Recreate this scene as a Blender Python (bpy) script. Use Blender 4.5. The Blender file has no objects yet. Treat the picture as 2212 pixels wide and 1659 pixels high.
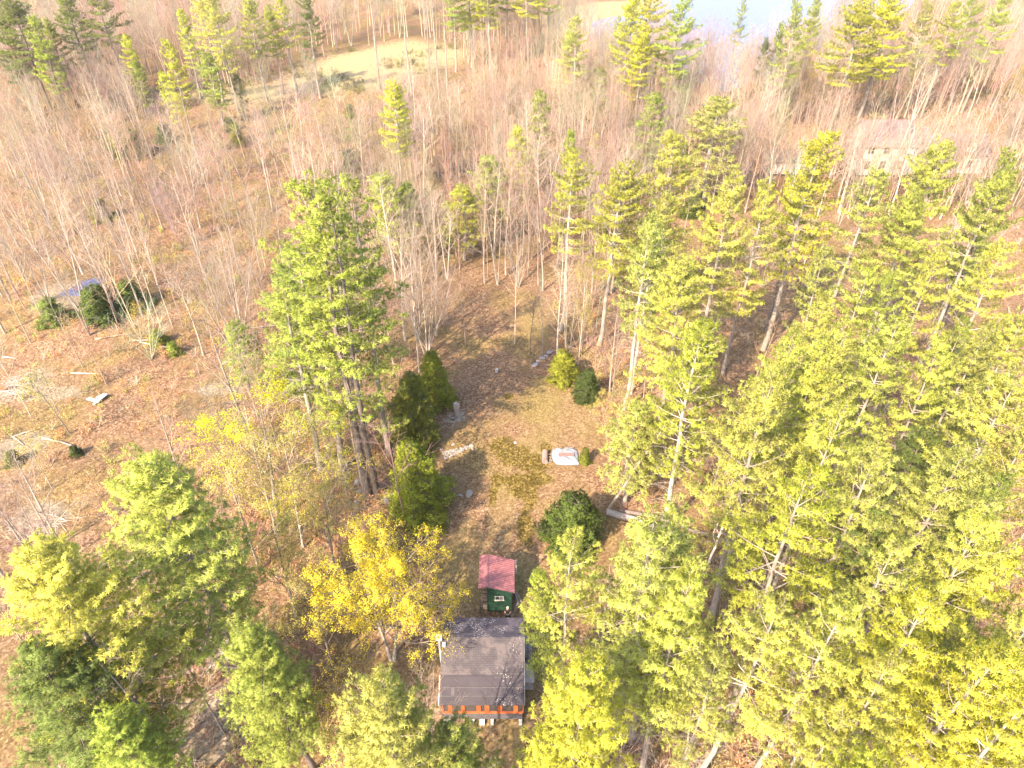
import bpy, bmesh, math, random
import numpy as np
from mathutils import Vector, Matrix
R = math.radians
S = bpy.context.scene
COL = S.collection

# ------------------------------------------------------------------ camera, sky, sun, exposure
H_CAM, PITCH, FP = 50.0, R(38.0), 1536.6          # FP: focal length in the 2212x1659 reading grid
cam = bpy.data.objects.new('camera', bpy.data.cameras.new('camera'))
COL.objects.link(cam); S.camera = cam
cam.location = (0, 0, H_CAM)
cam.rotation_euler = (R(90) - PITCH, 0, 0)
cam.data.sensor_width = 36.0
cam.data.lens = 36.0 * FP / 2212.0
cam.data.clip_start = 0.5; cam.data.clip_end = 6000

SUN_EL, SUN_AZ = R(41), R(218)                    # azimuth clockwise from +Y (view direction)
w = bpy.data.worlds.new('World'); S.world = w; w.use_nodes = True
nt = w.node_tree
sky = nt.nodes.new('ShaderNodeTexSky'); sky.sky_type = 'NISHITA'; sky.sun_disc = False
sky.sun_elevation = SUN_EL; sky.sun_rotation = SUN_AZ
sky.air_density = 1.0; sky.dust_density = 2.0
bg = nt.nodes['Background']; bg.inputs['Strength'].default_value = 0.15
nt.links.new(sky.outputs[0], bg.inputs[0])
sl = bpy.data.lights.new('sun', 'SUN'); so = bpy.data.objects.new('sun', sl); COL.objects.link(so)
sl.energy = 3.6; sl.angle = R(0.6); sl.color = (1.0, 0.83, 0.62)
sd = Vector((math.sin(SUN_AZ) * math.cos(SUN_EL), math.cos(SUN_AZ) * math.cos(SUN_EL), math.sin(SUN_EL)))
so.rotation_euler = sd.to_track_quat('Z', 'Y').to_euler()
S.view_settings.view_transform = 'Standard'; S.view_settings.look = 'None'
S.view_settings.exposure = 2.05; S.view_settings.gamma = 1.0
S.cycles.max_bounces = 5; S.cycles.diffuse_bounces = 3; S.cycles.glossy_bounces = 2
S.cycles.transmission_bounces = 3; S.cycles.transparent_max_bounces = 4; S.cycles.volume_bounces = 0
S.cycles.use_denoising = True

CP, SP = math.cos(PITCH), math.sin(PITCH)
def pix(px, py, z=0.0):
    """ray through a point of the reading grid, met with the horizontal plane at height z"""
    a, b = (px - 1106.0) / FP, -(py - 829.5) / FP
    d = (a, CP + b * SP, -SP + b * CP)
    t = (H_CAM - z) / -d[2]
    return d[0] * t, d[1] * t
def proj(x, y, z=0.0):
    dep = y * CP + (H_CAM - z) * SP
    up = y * SP - (H_CAM - z) * CP
    return 1106 + FP * x / dep, 829.5 - FP * up / dep

# ------------------------------------------------------------------ helpers
def tag(o, label=None, cat=None, group=None, kind=None):
    if label: o['label'] = label
    if cat: o['category'] = cat
    if group: o['group'] = group
    if kind: o['kind'] = kind
    return o
def link(name, data, parent=None, mat=None):
    o = bpy.data.objects.new(name, data); COL.objects.link(o)
    if parent: o.parent = parent
    if mat and data: data.materials.append(mat)
    return o
def empty(name, loc=(0, 0, 0), rz=0.0):
    o = link(name, None); o.location = loc; o.rotation_euler = (0, 0, rz); o.empty_display_size = .3
    return o
def mesh_np(name, V, F, smooth=False):
    """V (n,3), F (m,k) arrays with one k, or list of such arrays"""
    me = bpy.data.meshes.new(name)
    Fs = F if isinstance(F, list) else [F]
    Fs = [f for f in Fs if len(f)]
    tot = sum(f.size for f in Fs); npoly = sum(len(f) for f in Fs)
    me.vertices.add(len(V)); me.vertices.foreach_set('co', np.asarray(V, dtype=np.float32).ravel())
    me.loops.add(tot); me.loops.foreach_set('vertex_index', np.concatenate([f.ravel() for f in Fs]).astype(np.int32))
    me.polygons.add(npoly)
    ls = np.concatenate([np.full(len(f), f.shape[1]) for f in Fs])
    st = np.concatenate([[0], np.cumsum(ls)[:-1]])
    me.polygons.foreach_set('loop_start', st.astype(np.int32))
    if smooth: me.polygons.foreach_set('use_smooth', np.ones(npoly, dtype=bool))
    me.update(calc_edges=True); me.validate()
    return me
class MB:
    """collects boxes, tubes and loose faces into one mesh"""
    def __init__(s): s.v = []; s.f = []
    def add(s, vs, fs):
        n = len(s.v); s.v += [tuple(v) for v in vs]; s.f += [tuple(i + n for i in f) for f in fs]
    def box(s, c, d, rz=0, tilt=None):
        x, y, z = (k / 2 for k in d)
        m = Matrix.Translation(c) @ Matrix.Rotation(rz, 4, 'Z')
        if tilt: m = m @ Matrix.Rotation(tilt[0], 4, 'X') @ Matrix.Rotation(tilt[1], 4, 'Y')
        vs = [m @ Vector((sx * x, sy * y, sz * z)) for sx in (-1, 1) for sy in (-1, 1) for sz in (-1, 1)]
        s.add(vs, [(0, 1, 3, 2), (4, 6, 7, 5), (0, 4, 5, 1), (2, 3, 7, 6), (0, 2, 6, 4), (1, 5, 7, 3)])
    def prism(s, pts, a, b, axis='y'):
        """polygon pts in the xz plane, from y=a to y=b"""
        n = len(pts)
        if axis == 'y': vs = [(p[0], a, p[1]) for p in pts] + [(p[0], b, p[1]) for p in pts]
        else: vs = [(a, p[0], p[1]) for p in pts] + [(b, p[0], p[1]) for p in pts]
        fs = [tuple(range(n)), tuple(range(2 * n - 1, n - 1, -1))] + [(i, i + n, (i + 1) % n + n, (i + 1) % n) for i in range(n)]
        s.add(vs, fs)
    def tube(s, pts, rs, k=8, cap=True):
        P = np.array(pts, float); n = len(P)
        V, F = tube_np(P, np.array(rs, float), k)
        fs = [tuple(f) for f in F]
        if cap: fs += [tuple(range(k))[::-1], tuple(range((n - 1) * k, n * k))]
        s.add(V, fs)
    def build(s, name, mat, parent=None, smooth=False, bevel=0):
        me = bpy.data.meshes.new(name); me.from_pydata(s.v, [], s.f)
        bm = bmesh.new(); bm.from_mesh(me); bmesh.ops.recalc_face_normals(bm, faces=bm.faces)
        if bevel: bmesh.ops.bevel(bm, geom=bm.edges[:], offset=bevel, segments=1, affect='EDGES')
        bm.to_mesh(me); bm.free()
        if smooth:
            for p in me.polygons: p.use_smooth = True
        return link(name, me, parent, mat)
def tube_np(P, r, k):
    n = len(P)
    T = np.gradient(P, axis=0); T /= np.linalg.norm(T, axis=1)[:, None] + 1e-9
    ref = np.array([0, 0, 1.0]) if abs(T[0, 2]) < .9 else np.array([1.0, 0, 0])
    A = np.cross(T, ref); A /= np.linalg.norm(A, axis=1)[:, None] + 1e-9
    B = np.cross(T, A)
    th = np.arange(k) * 2 * np.pi / k
    V = P[:, None, :] + r[:, None, None] * (np.cos(th)[None, :, None] * A[:, None, :] + np.sin(th)[None, :, None] * B[:, None, :])
    V = V.reshape(-1, 3)
    i = np.arange(n - 1)[:, None] * k; j = np.arange(k)[None, :]; j2 = (j + 1) % k
    F = np.stack([i + j, i + j2, i + k + j2, i + k + j], -1).reshape(-1, 4)
    return V, F
class TB:
    """fast tube collector"""
    def __init__(s): s.V = []; s.F = []; s.n = 0
    def tube(s, P, r, k=5):
        V, F = tube_np(np.asarray(P, float), np.asarray(r, float), k)
        s.V.append(V); s.F.append(F + s.n); s.n += len(V)
    def mesh(s, name, smooth=True): return mesh_np(name, np.concatenate(s.V), np.concatenate(s.F), smooth)

# ------------------------------------------------------------------ materials
def mat(name, col, rough=.8, spec=.3, metal=0):
    m = bpy.data.materials.new(name); m.use_nodes = True
    b = m.node_tree.nodes['Principled BSDF']
    b.inputs['Base Color'].default_value = (*col, 1); b.inputs['Roughness'].default_value = rough
    b.inputs['Specular IOR Level'].default_value = spec; b.inputs['Metallic'].default_value = metal
    return m, m.node_tree, b
def N(t, kind, **kw):
    n = t.nodes.new(kind)
    for k, v in kw.items(): setattr(n, k, v)
    return n
def noise(t, scale, detail=4, rough=.6, vec=None, dist=0):
    n = N(t, 'ShaderNodeTexNoise'); n.inputs['Scale'].default_value = scale
    n.inputs['Detail'].default_value = detail; n.inputs['Roughness'].default_value = rough
    n.inputs['Distortion'].default_value = dist
    if vec: t.links.new(vec, n.inputs['Vector'])
    return n.outputs['Fac']
def ramp(t, fac, stops):
    n = N(t, 'ShaderNodeValToRGB'); e = n.color_ramp.elements
    while len(e) < len(stops): e.new(.5)
    for k, (p, c) in enumerate(stops):
        e[k].position = p; e[k].color = (*c, 1) if len(c) == 3 else c
    t.links.new(fac, n.inputs[0]); return n.outputs[0]
def mix(t, fac, a, b, mode='MIX'):
    n = N(t, 'ShaderNodeMix', data_type='RGBA', blend_type=mode)
    for s, v in ((0, fac), (6, a), (7, b)):
        if hasattr(v, 'is_linked'): t.links.new(v, n.inputs[s])
        elif s == 0: n.inputs[0].default_value = v
        else: n.inputs[s].default_value = (*v, 1)
    return n.outputs[2]
def mth(t, op, a, b=0.0, c=None):
    n = N(t, 'ShaderNodeMath', operation=op)
    for s, v in ((0, a), (1, b)) + (((2, c),) if c is not None else ()):
        if hasattr(v, 'is_linked'): t.links.new(v, n.inputs[s])
        else: n.inputs[s].default_value = v
    return n.outputs[0]
def mapr(t, v, a, b, c=0., d=1.):
    n = N(t, 'ShaderNodeMapRange'); n.interpolation_type = 'SMOOTHSTEP'
    t.links.new(v, n.inputs[0])
    for k, q in enumerate((a, b, c, d)): n.inputs[k + 1].default_value = q
    return n.outputs[0]
def wpos(t): return N(t, 'ShaderNodeNewGeometry').outputs['Position']
def opos(t): return N(t, 'ShaderNodeTexCoord').outputs['Object']
def bump(t, b, h, strength=.4, dist=.05):
    n = N(t, 'ShaderNodeBump'); n.inputs['Strength'].default_value = strength; n.inputs['Distance'].default_value = dist
    t.links.new(h, n.inputs['Height']); t.links.new(n.outputs[0], b.inputs['Normal'])

def speckle_mat(name, c1, c2, scale=3, rough=.85, fine=18):
    m, t, b = mat(name, c1, rough)
    p = opos(t)
    f = mth(t, 'ADD', mth(t, 'MULTIPLY', noise(t, scale, 5, vec=p), .6), mth(t, 'MULTIPLY', noise(t, fine, 2, vec=p), .4))
    t.links.new(ramp(t, f, [(.38, c1), (.62, c2)]), b.inputs['Base Color'])
    bump(t, b, f, .3, .02)
    return m

def foliage_mat(name, trans=.3, var=.35):
    """colour of the leaves is the object's own colour, varied a little from clump to clump"""
    m, t, b = mat(name, (.1, .15, .03), .55, .25)
    oi = N(t, 'ShaderNodeObjectInfo')
    col = oi.outputs['Color']
    f = noise(t, .9, 3, vec=wpos(t))
    f2 = noise(t, 7, 2, vec=wpos(t))
    hs = N(t, 'ShaderNodeHueSaturation'); t.links.new(col, hs.inputs['Color'])
    t.links.new(mapr(t, f, .3, .7, 1 - var, 1 + var), hs.inputs['Value'])
    t.links.new(mapr(t, f2, .3, .7, .482, .518), hs.inputs['Hue'])
    t.links.new(hs.outputs[0], b.inputs['Base Color'])
    tr = N(t, 'ShaderNodeBsdfTranslucent'); t.links.new(hs.outputs[0], tr.inputs[0])
    mx = N(t, 'ShaderNodeMixShader'); mx.inputs[0].default_value = trans
    t.links.new(b.outputs[0], mx.inputs[1]); t.links.new(tr.outputs[0], mx.inputs[2])
    t.links.new(mx.outputs[0], t.nodes['Material Output'].inputs[0])
    return m
M_FOL = foliage_mat('foliage')
M_LEAF = foliage_mat('spring_leaves', .4, .2)
def bark_mat(name):
    m, t, b = mat(name, (.3, .25, .2), .9, .1)
    oi = N(t, 'ShaderNodeObjectInfo')
    p = N(t, 'ShaderNodeMapping'); t.links.new(opos(t), p.inputs[0]); p.inputs['Scale'].default_value = (5, 5, 1.2)
    f = noise(t, 2.0, 5, .7, vec=p.outputs[0])
    c = mix(t, mapr(t, f, .35, .65), oi.outputs['Color'], (1, 1, 1), 'MULTIPLY')
    hs = N(t, 'ShaderNodeHueSaturation'); t.links.new(oi.outputs['Color'], hs.inputs['Color'])
    ia = N(t, 'ShaderNodeAttribute', attribute_type='INSTANCER', attribute_name='tone')
    cc = mix(t, mth(t, 'GREATER_THAN', ia.outputs['Fac'], .01), oi.outputs['Color'], ia.outputs['Color']); t.links.new(cc, hs.inputs['Color'])
    t.links.new(mapr(t, f, .3, .7, .6, 1.2), hs.inputs['Value'])
    t.links.new(hs.outputs[0], b.inputs['Base Color'])
    bump(t, b, f, .5, .03)
    return m
M_BARK = bark_mat('bark')

# ------------------------------------------------------------------ ground
def poly(pts): return [pix(*p) for p in pts]
def sdist(X, Y, pg):
    """signed distance to a polygon, positive inside"""
    d = np.full(X.shape, 1e9); ins = np.zeros(X.shape, bool); n = len(pg)
    for i in range(n):
        (x1, y1), (x2, y2) = pg[i], pg[(i + 1) % n]
        ex, ey = x2 - x1, y2 - y1
        t = np.clip(((X - x1) * ex + (Y - y1) * ey) / (ex * ex + ey * ey + 1e-9), 0, 1)
        d = np.minimum(d, np.hypot(X - x1 - t * ex, Y - y1 - t * ey))
        c = ((y1 > Y) != (y2 > Y)) & (X < ex * (Y - y1) / (ey + 1e-12) + x1)
        ins ^= c
    return np.where(ins, d, -d)
POND = poly([(1268, 62), (1300, 135), (1345, 150), (1400, 110), (1450, 110), (1490, 165), (1560, 196), (1670, 165), (1760, 110), (1870, 60), (1960, 20), (1990, -20), (1900, -60), (1500, -60), (1430, 8), (1380, 34), (1320, 36), (1280, 46)])
PUDDLE = poly([(160, 622), (172, 608), (212, 598), (222, 612), (205, 622), (200, 634), (172, 636), (150, 636), (120, 640), (118, 635)])
MARSH = poly([(395, 212), (440, 196), (500, 188), (600, 172), (640, 148), (740, 118), (820, 100), (900, 92), (975, 98), (1000, 120), (975, 145), (900, 170), (850, 195), (740, 196), (640, 195), (560, 215)])
SAND = poly([(1150, 48), (1195, 18), (1300, 4), (1450, -8), (1500, -40), (1800, -60), (2300, -60), (2300, -20), (1900, 0), (1480, 20), (1400, 38), (1330, 44), (1260, 60), (1180, 60)])
_w = random.Random(2)
WAVES = [(math.cos(a_) * k_, math.sin(a_) * k_, _w.uniform(0, 6), .55 / (1 + 9 * k_)) for a_, k_ in ((.3, .045), (1.9, .07), (2.8, .11), (1.1, .17), (.2, .26), (2.3, .38))]
def gz(x, y):
    x = np.asarray(x, float); y = np.asarray(y, float)
    far = np.clip((np.hypot(x + 2, y - 34) - 12) / 30, 0, 1)
    z = 0
    for kx, ky, ph, am in WAVES: z = z + am * np.sin(kx * x + ky * y + ph + 1.3 * np.sin(.7 * ky * x - .6 * kx * y + 2 * ph))
    z = far * z
    z = z + .03 * np.sin(x * 1.7 + 2 * np.sin(y * .9)) * np.sin(y * 1.3 + x * .4)
    for pg, dpt in ((POND, .9), (PUDDLE, .35)):
        s = sdist(x, y, pg)
        z = np.where(s > -6, z * np.clip(-s / 6, 0, 1) - dpt * np.clip(s / 3 + .25, 0, 1) * np.clip((s + 1) , 0, 1), z)
    return z
def g1(x, y): return float(gz(np.array([x]), np.array([y]))[0])

def axis(a, b, fine, c, d, mid, far):
    L = list(np.arange(a, b, fine))
    lo = a; st = mid
    left = []
    while lo > c: lo -= st; left.append(lo)
    while lo > -far: st *= 1.35; lo -= st; left.append(lo)
    hi = L[-1]; st = mid; right = []
    while hi < d: hi += st; right.append(hi)
    while hi < far: st *= 1.35; hi += st; right.append(hi)
    return np.array(left[::-1] + L + right)
gx = axis(-30, 30, .35, -190, 190, 1.6, 2500); gy = axis(18, 78, .35, 0, 330, 1.6, 2500)
X, Y = np.meshgrid(gx, gy)
Z = gz(X, Y)
nx, ny = len(gx), len(gy)
idx = (np.arange(ny - 1)[:, None] * nx + np.arange(nx - 1)[None, :])
F = np.stack([idx, idx + 1, idx + nx + 1, idx + nx], -1).reshape(-1, 4)
gm = mesh_np('ground', np.stack([X.ravel(), Y.ravel(), Z.ravel()], -1), F, True)
def soft(pg, wd): return np.clip(sdist(X.ravel(), Y.ravel(), pg) / wd + .5, 0, 1)
def blob(lst):
    o = np.zeros(X.size)
    for (px, py, rx, ry) in lst:
        cx_, cy_ = pix(px, py)
        a, _ = pix(px + rx, py); _, c = pix(px, py - ry)
        q = np.hypot((X.ravel() - cx_) / abs(a - cx_), (Y.ravel() - cy_) / abs(c - cy_))
        o = np.maximum(o, np.clip(1.6 - q, 0, 1))
    return o
moss = blob([(1085, 965, 26, 18), (1110, 985, 34, 22), (1150, 1000, 34, 18), (1130, 1055, 28, 22), (1115, 1040, 26, 14), (1160, 1035, 30, 16), (1075, 1035, 12, 16), (1065, 1070, 8, 22), (1180, 970, 12, 12),
             (1100, 860, 10, 6), (1145, 1070, 14, 30), (1135, 1140, 18, 40)])
grass = blob([(1085, 1110, 30, 60), (1190, 885, 60, 45), (1205, 905, 30, 16), (1190, 830, 30, 20), (1160, 690, 40, 40), (1170, 960, 50, 30), (1010, 1230, 50, 90), (1130, 1250, 40, 60), (1070, 1590, 60, 60), (1150, 1420, 40, 90), (1250, 880, 40, 60), (1010, 1150, 20, 30)])
straw = np.maximum(soft(MARSH, 16), soft(SAND, 12))
grey = blob([(80, 1120, 60, 40), (40, 960, 60, 30), (130, 640, 60, 30), (985, 905, 20, 14), (110, 840, 60, 14), (470, 830, 50, 14), (50, 820, 50, 30), (430, 1390, 120, 60), (460, 1560, 90, 80)])
ca = gm.color_attributes.new('zones', 'FLOAT_COLOR', 'POINT')
ca.data.foreach_set('color', np.stack([moss, grass, straw, grey], -1).astype(np.float32).ravel())
m, t, b = mat('leaf_litter_ground', (.3, .2, .15), .95, .05)
p = wpos(t)
at = N(t, 'ShaderNodeAttribute', attribute_name='zones')
sp = N(t, 'ShaderNodeSeparateColor'); t.links.new(at.outputs['Color'], sp.inputs[0])
fine = N(t, 'ShaderNodeTexVoronoi'); fine.inputs['Scale'].default_value = 6.5; t.links.new(p, fine.inputs['Vector'])
fs = N(t, 'ShaderNodeSeparateColor'); t.links.new(fine.outputs['Color'], fs.inputs[0])
n_mid = noise(t, 1.3, 5, .65, vec=p); n_big = noise(t, .13, 4, .55, vec=p); n_f = noise(t, 9, 3, .7, vec=p)
base = ramp(t, fs.outputs[0], [(0, (0.082, 0.041, 0.024)), (.3, (0.170, 0.095, 0.054)), (.7, (0.238, 0.149, 0.088)), (1, (0.354, 0.259, 0.163))])
base = mix(t, mapr(t, n_big, .42, .62), base, ramp(t, fs.outputs[1], [(0, (0.095, 0.060, 0.024)), (.6, (0.204, 0.141, 0.058)), (1, (0.313, 0.236, 0.109))]))
base = mix(t, mapr(t, n_mid, .3, .7, .0, .45), base, (0.136, 0.076, 0.044))
gcol = ramp(t, fs.outputs[2], [(0, (0.109, 0.099, 0.020)), (.5, (0.231, 0.190, 0.061)), (1, (0.340, 0.289, 0.116))])
edge = lambda ch, k=.9: mapr(t, mth(t, 'ADD', ch, mth(t, 'MULTIPLY', mth(t, 'SUBTRACT', mth(t, 'ADD', mth(t, 'MULTIPLY', n_mid, .65), mth(t, 'MULTIPLY', n_f, .35)), .5), 2.6 * k)), .3, .75)
base = mix(t, mth(t, 'MULTIPLY', edge(sp.outputs[1]), .22), base, gcol)
base = mix(t, mth(t, 'MULTIPLY', edge(sp.outputs[0]), .85), base, ramp(t, fs.outputs[1], [(0, (0.041, 0.027, 0.005)), (.6, (0.102, 0.076, 0.014)), (1, (0.231, 0.168, 0.048))]))
base = mix(t, edge(sp.outputs[2], 1.1), base, ramp(t, n_f, [(.3, (.17, .13, .06)), (.5, (.31, .245, .125)), (.7, (.38, .315, .19))]))
base = mix(t, mth(t, 'MULTIPLY', edge(at.outputs['Alpha']), .45), base, ramp(t, fs.outputs[0], [(0, (0.136, 0.114, 0.088)), (.6, (0.258, 0.236, 0.190)), (1, (0.408, 0.396, 0.326))]))
t.links.new(base, b.inputs['Base Color'])
bump(t, b, mth(t, 'ADD', fs.outputs[1], n_f), .5, .05)
M_GROUND = m
gm.materials.append(m)
tag(link('ground', gm), 'leaf-strewn pinkish brown woodland floor with mossy and grassy patches', 'ground', kind='structure')

m, t, b = mat('pond_water', (.12, .125, .20), .16, .25)
nz = noise(t, 1.2, 3, vec=wpos(t)); bump(t, b, nz, .5, .2)
b.inputs['IOR'].default_value = 1.17
M_WATER = m
def sheet(name, pg, z, label, cat, st, grow):
    """flat water, its rim tucked under the bank"""
    xs = np.arange(min(p[0] for p in pg) - 8, max(p[0] for p in pg) + 8, st); ys = np.arange(min(p[1] for p in pg) - 8, max(p[1] for p in pg) + 8, st)
    XX, YY = np.meshgrid(xs, ys); ok = sdist(XX + st / 2, YY + st / 2, pg) > -grow; k = len(xs)
    id_ = np.arange(len(ys))[:, None] * k + np.arange(k)[None, :]
    F = np.stack([id_, id_ + 1, id_ + k + 1, id_ + k], -1)[ok & (np.arange(k) < k - 1)[None, :] & (np.arange(len(ys)) < len(ys) - 1)[:, None]]
    used = np.unique(F); mp = np.full(XX.size, -1); mp[used] = np.arange(len(used))
    V = np.stack([XX.ravel(), YY.ravel(), np.full(XX.size, z)], -1)[used]
    return tag(link(name, mesh_np(name, V, mp[F]), None, M_WATER), label, cat, kind='structure')
sheet('pond', POND, -.12, 'pale reflecting pond seen between the far trees', 'pond', 1.5, 1.0)
sheet('puddle', PUDDLE, -.08, 'shallow blue-grey puddle among the leafless trees', 'puddle', .4, .3)
# ------------------------------------------------------------------ tree builders (mesh data made once per kind, shared by the copies)
def rot_between(d):
    d = d / np.linalg.norm(d)
    ref = np.array([0, 0, 1.]) if abs(d[2]) < .95 else np.array([1., 0, 0])
    a = np.cross(ref, d); a /= np.linalg.norm(a); b_ = np.cross(d, a)
    return a, b_
def blades(rng, P, D, n, ln, wd, spread=.6, up=.35):
    """n thin needles or leaves per tuft; normals lean the way the tuft faces"""
    D0 = np.repeat(np.asarray(D), n, 0); P = np.repeat(np.asarray(P), n, 0)
    m_ = len(P)
    d = D0 * .8 + rng.normal(0, spread, (m_, 3)); d /= np.linalg.norm(d, axis=1)[:, None]
    s = np.cross(d, rng.normal(0, 1, (m_, 3))); s /= np.linalg.norm(s, axis=1)[:, None] + 1e-9
    L = ln * rng.uniform(.6, 1.25, (m_, 1)); W = wd * rng.uniform(.7, 1.2, (m_, 1))
    V = np.stack([P, P + d * L * .55 + s * W, P + d * L, P + d * L * .55 - s * W], 1)
    g = np.cross(d, s)
    nn = D0 * .55 + d * .6 + np.array([0, 0, up]) + rng.normal(0, .18, (m_, 3)); nn /= np.linalg.norm(nn, axis=1)[:, None] + 1e-9
    flip = (g * nn).sum(1) > 0
    V[flip] = V[flip][:, [0, 3, 2, 1]]
    return V.reshape(-1, 3), np.arange(m_ * 4).reshape(-1, 4), np.repeat(nn, 4, 0)
def soft_mesh(name, V, F, Nn):
    me = mesh_np(name, V, F, True)
    me.normals_split_custom_set_from_vertices(Nn.astype(np.float32).tolist())
    return me
def pine(seed, h, cb, Rm, whorl=1.05, nb=13, ln=.27, wd=.02, hemlock=False, sec=.34, gaps=.12, step=.25, nlim=(4, 7), fs=(.22, .36), pexp=.5):
    rng = np.random.default_rng(seed)
    tb, lb = TB(), TB()
    n = 12; zs = np.linspace(0, h, n)
    wob = np.cumsum(rng.normal(0, .09, (n, 2)), 0); wob -= wob[0]
    tp = np.column_stack([wob, zs]); r0 = .0092 * h + .04
    tr = r0 * (1 - zs / h) ** .8 + .025; tr[0] *= 1.2
    tb.tube(tp, tr, 9)
    at_ = lambda z: np.array([np.interp(z, zs, tp[:, 0]), np.interp(z, zs, tp[:, 1]), z])
    TP, TD = [], []
    z = cb; lop = rng.uniform(0, 6.28)
    while z < h - .15:
        q = (z - cb) / (h - cb)
        if hemlock: prof = Rm * (1 - q) ** (.85 if pexp == .5 else pexp) * min(1, .75 + q * 2)
        else: prof = Rm * ((1 - q) ** pexp) * (.55 + .45 * min(1, q * 3.5)) * rng.uniform(.82, 1.15) + .35
        nl = rng.integers(*nlim) if not hemlock else rng.integers(5, 8)
        a0 = rng.uniform(0, 6.28)
        for k in range(nl):
            if rng.random() < gaps: continue
            az = a0 + k * 6.283 / nl + rng.normal(0, .25)
            L = max(.55, prof * rng.uniform(.68, 1.15) * (1 + .18 * math.cos(az - lop)))
            if not hemlock and rng.random() < .08: L *= 1.25
            el = (-.1 + .72 * q ** 1.6 if not hemlock else -.1 + .6 * q ** 2) + rng.normal(0, .12)
            o = at_(z + rng.uniform(-.25, .25))
            m_ = 6; fr = np.linspace(0, 1, m_)
            up = el + (.5 * fr ** 1.8 if not hemlock else -.35 * fr)
            rr = L * fr
            dz = np.concatenate([[0], np.cumsum(np.sin(up[1:]) * np.diff(rr))])
            dr = np.concatenate([[0], np.cumsum(np.cos(up[1:]) * np.diff(rr))])
            bend = rng.normal(0, .18)
            ang = az + bend * fr
            P = o + np.column_stack([np.cos(ang) * dr, np.sin(ang) * dr, dz])
            lb.tube(P, (.010 * L + .010) * (1 - fr) + .007, 4)
            f = rng.uniform(*fs) * (1 if q < .6 else .4)
            if hemlock: f = .15
            sd_ = 1
            while f < 1:
                i = f * (m_ - 1); j = min(int(i), m_ - 2)
                p = P[j] + (P[j + 1] - P[j]) * (i - j); d = P[j + 1] - P[j]; d /= np.linalg.norm(d)
                side = np.cross(d, [0, 0, 1.]) * sd_; side /= np.linalg.norm(side) + 1e-9
                dd = d * .62 + side * rng.uniform(.6, .9) + np.array([0, 0, rng.uniform(.0, .35) if not hemlock else rng.uniform(-.25, .05)])
                dd /= np.linalg.norm(dd)
                ls = (.38 * L * (1.12 - f) + .42) * rng.uniform(.6, 1.15)
                lb.tube([p, p + dd * ls * .6, p + dd * ls * .95 + np.array([0, 0, .08 * ls])], [.012, .008, .005], 3)
                s = .25
                while s < ls:
                    q3 = p + dd * s + rng.normal(0, .05, 3)
                    TP.append(q3); TD.append(dd + (np.array([0, 0, .75]) if not hemlock else np.array([0, 0, -.1])))
                    if rng.random() < .55:
                        TP.append(q3 + np.cross(dd, [0, 0, 1.]) * rng.uniform(-.28, .28) + np.array([0, 0, .06])); TD.append(dd + np.array([0, 0, .5]))
                    s += step
                sd_ = -sd_
                f += sec / L * rng.uniform(.7, 1.3)
            TP.append(P[-1]); TD.append(P[-1] - P[-2] + np.array([0, 0, .2]))
            for e_ in range(3): TP.append(P[-1] + rng.normal(0, .16, 3)); TD.append(P[-1] - P[-2] + np.array([0, 0, .3]))
        z += whorl * rng.uniform(.7, 1.25) * (1 - .45 * q)
    for s in np.linspace(0, .8, 5): TP.append(at_(h - s * .9)); TD.append(np.array([0, 0, 1.]))
    if not hemlock:                                           # dead lower limbs
        z = h * .16
        while z < cb + 1.5:
            for k in range(rng.integers(2, 5)):
                az = rng.uniform(0, 6.28); L = rng.uniform(.6, 2.6) * (.5 + .5 * z / cb)
                o = at_(z); fr = np.linspace(0, 1, 5)
                P = o + np.column_stack([np.cos(az + .2 * fr) * L * fr, np.sin(az + .2 * fr) * L * fr, -.12 * L * fr ** 2 + rng.normal(0, .03, 5)])
                lb.tube(P, .014 * (1 - fr) + .005, 4)
                for s_ in range(rng.integers(1, 4)):
                    j = rng.integers(1, 4); a2 = az + rng.choice([-1, 1]) * rng.uniform(.5, 1.1); l2 = L * rng.uniform(.2, .45)
                    lb.tube([P[j], P[j] + np.array([math.cos(a2) * l2, math.sin(a2) * l2, rng.uniform(-.1, .15)])], [.012, .006], 3)
            z += rng.uniform(.35, .8)
    TD = np.array(TD); TD /= np.linalg.norm(TD, axis=1)[:, None] + 1e-9
    V, F_, Nn = blades(rng, np.array(TP), TD, nb, ln, wd, .8 if not hemlock else .6)
    for V_, F2 in zip(lb.V, lb.F): tb.V.append(V_)
    off = tb.n
    tb.F += [f + off for f in lb.F]; tb.n += lb.n
    return dict(h=h, trunk=tb.mesh('trunk'), crown=soft_mesh('crown', V, F_, Nn))

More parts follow.
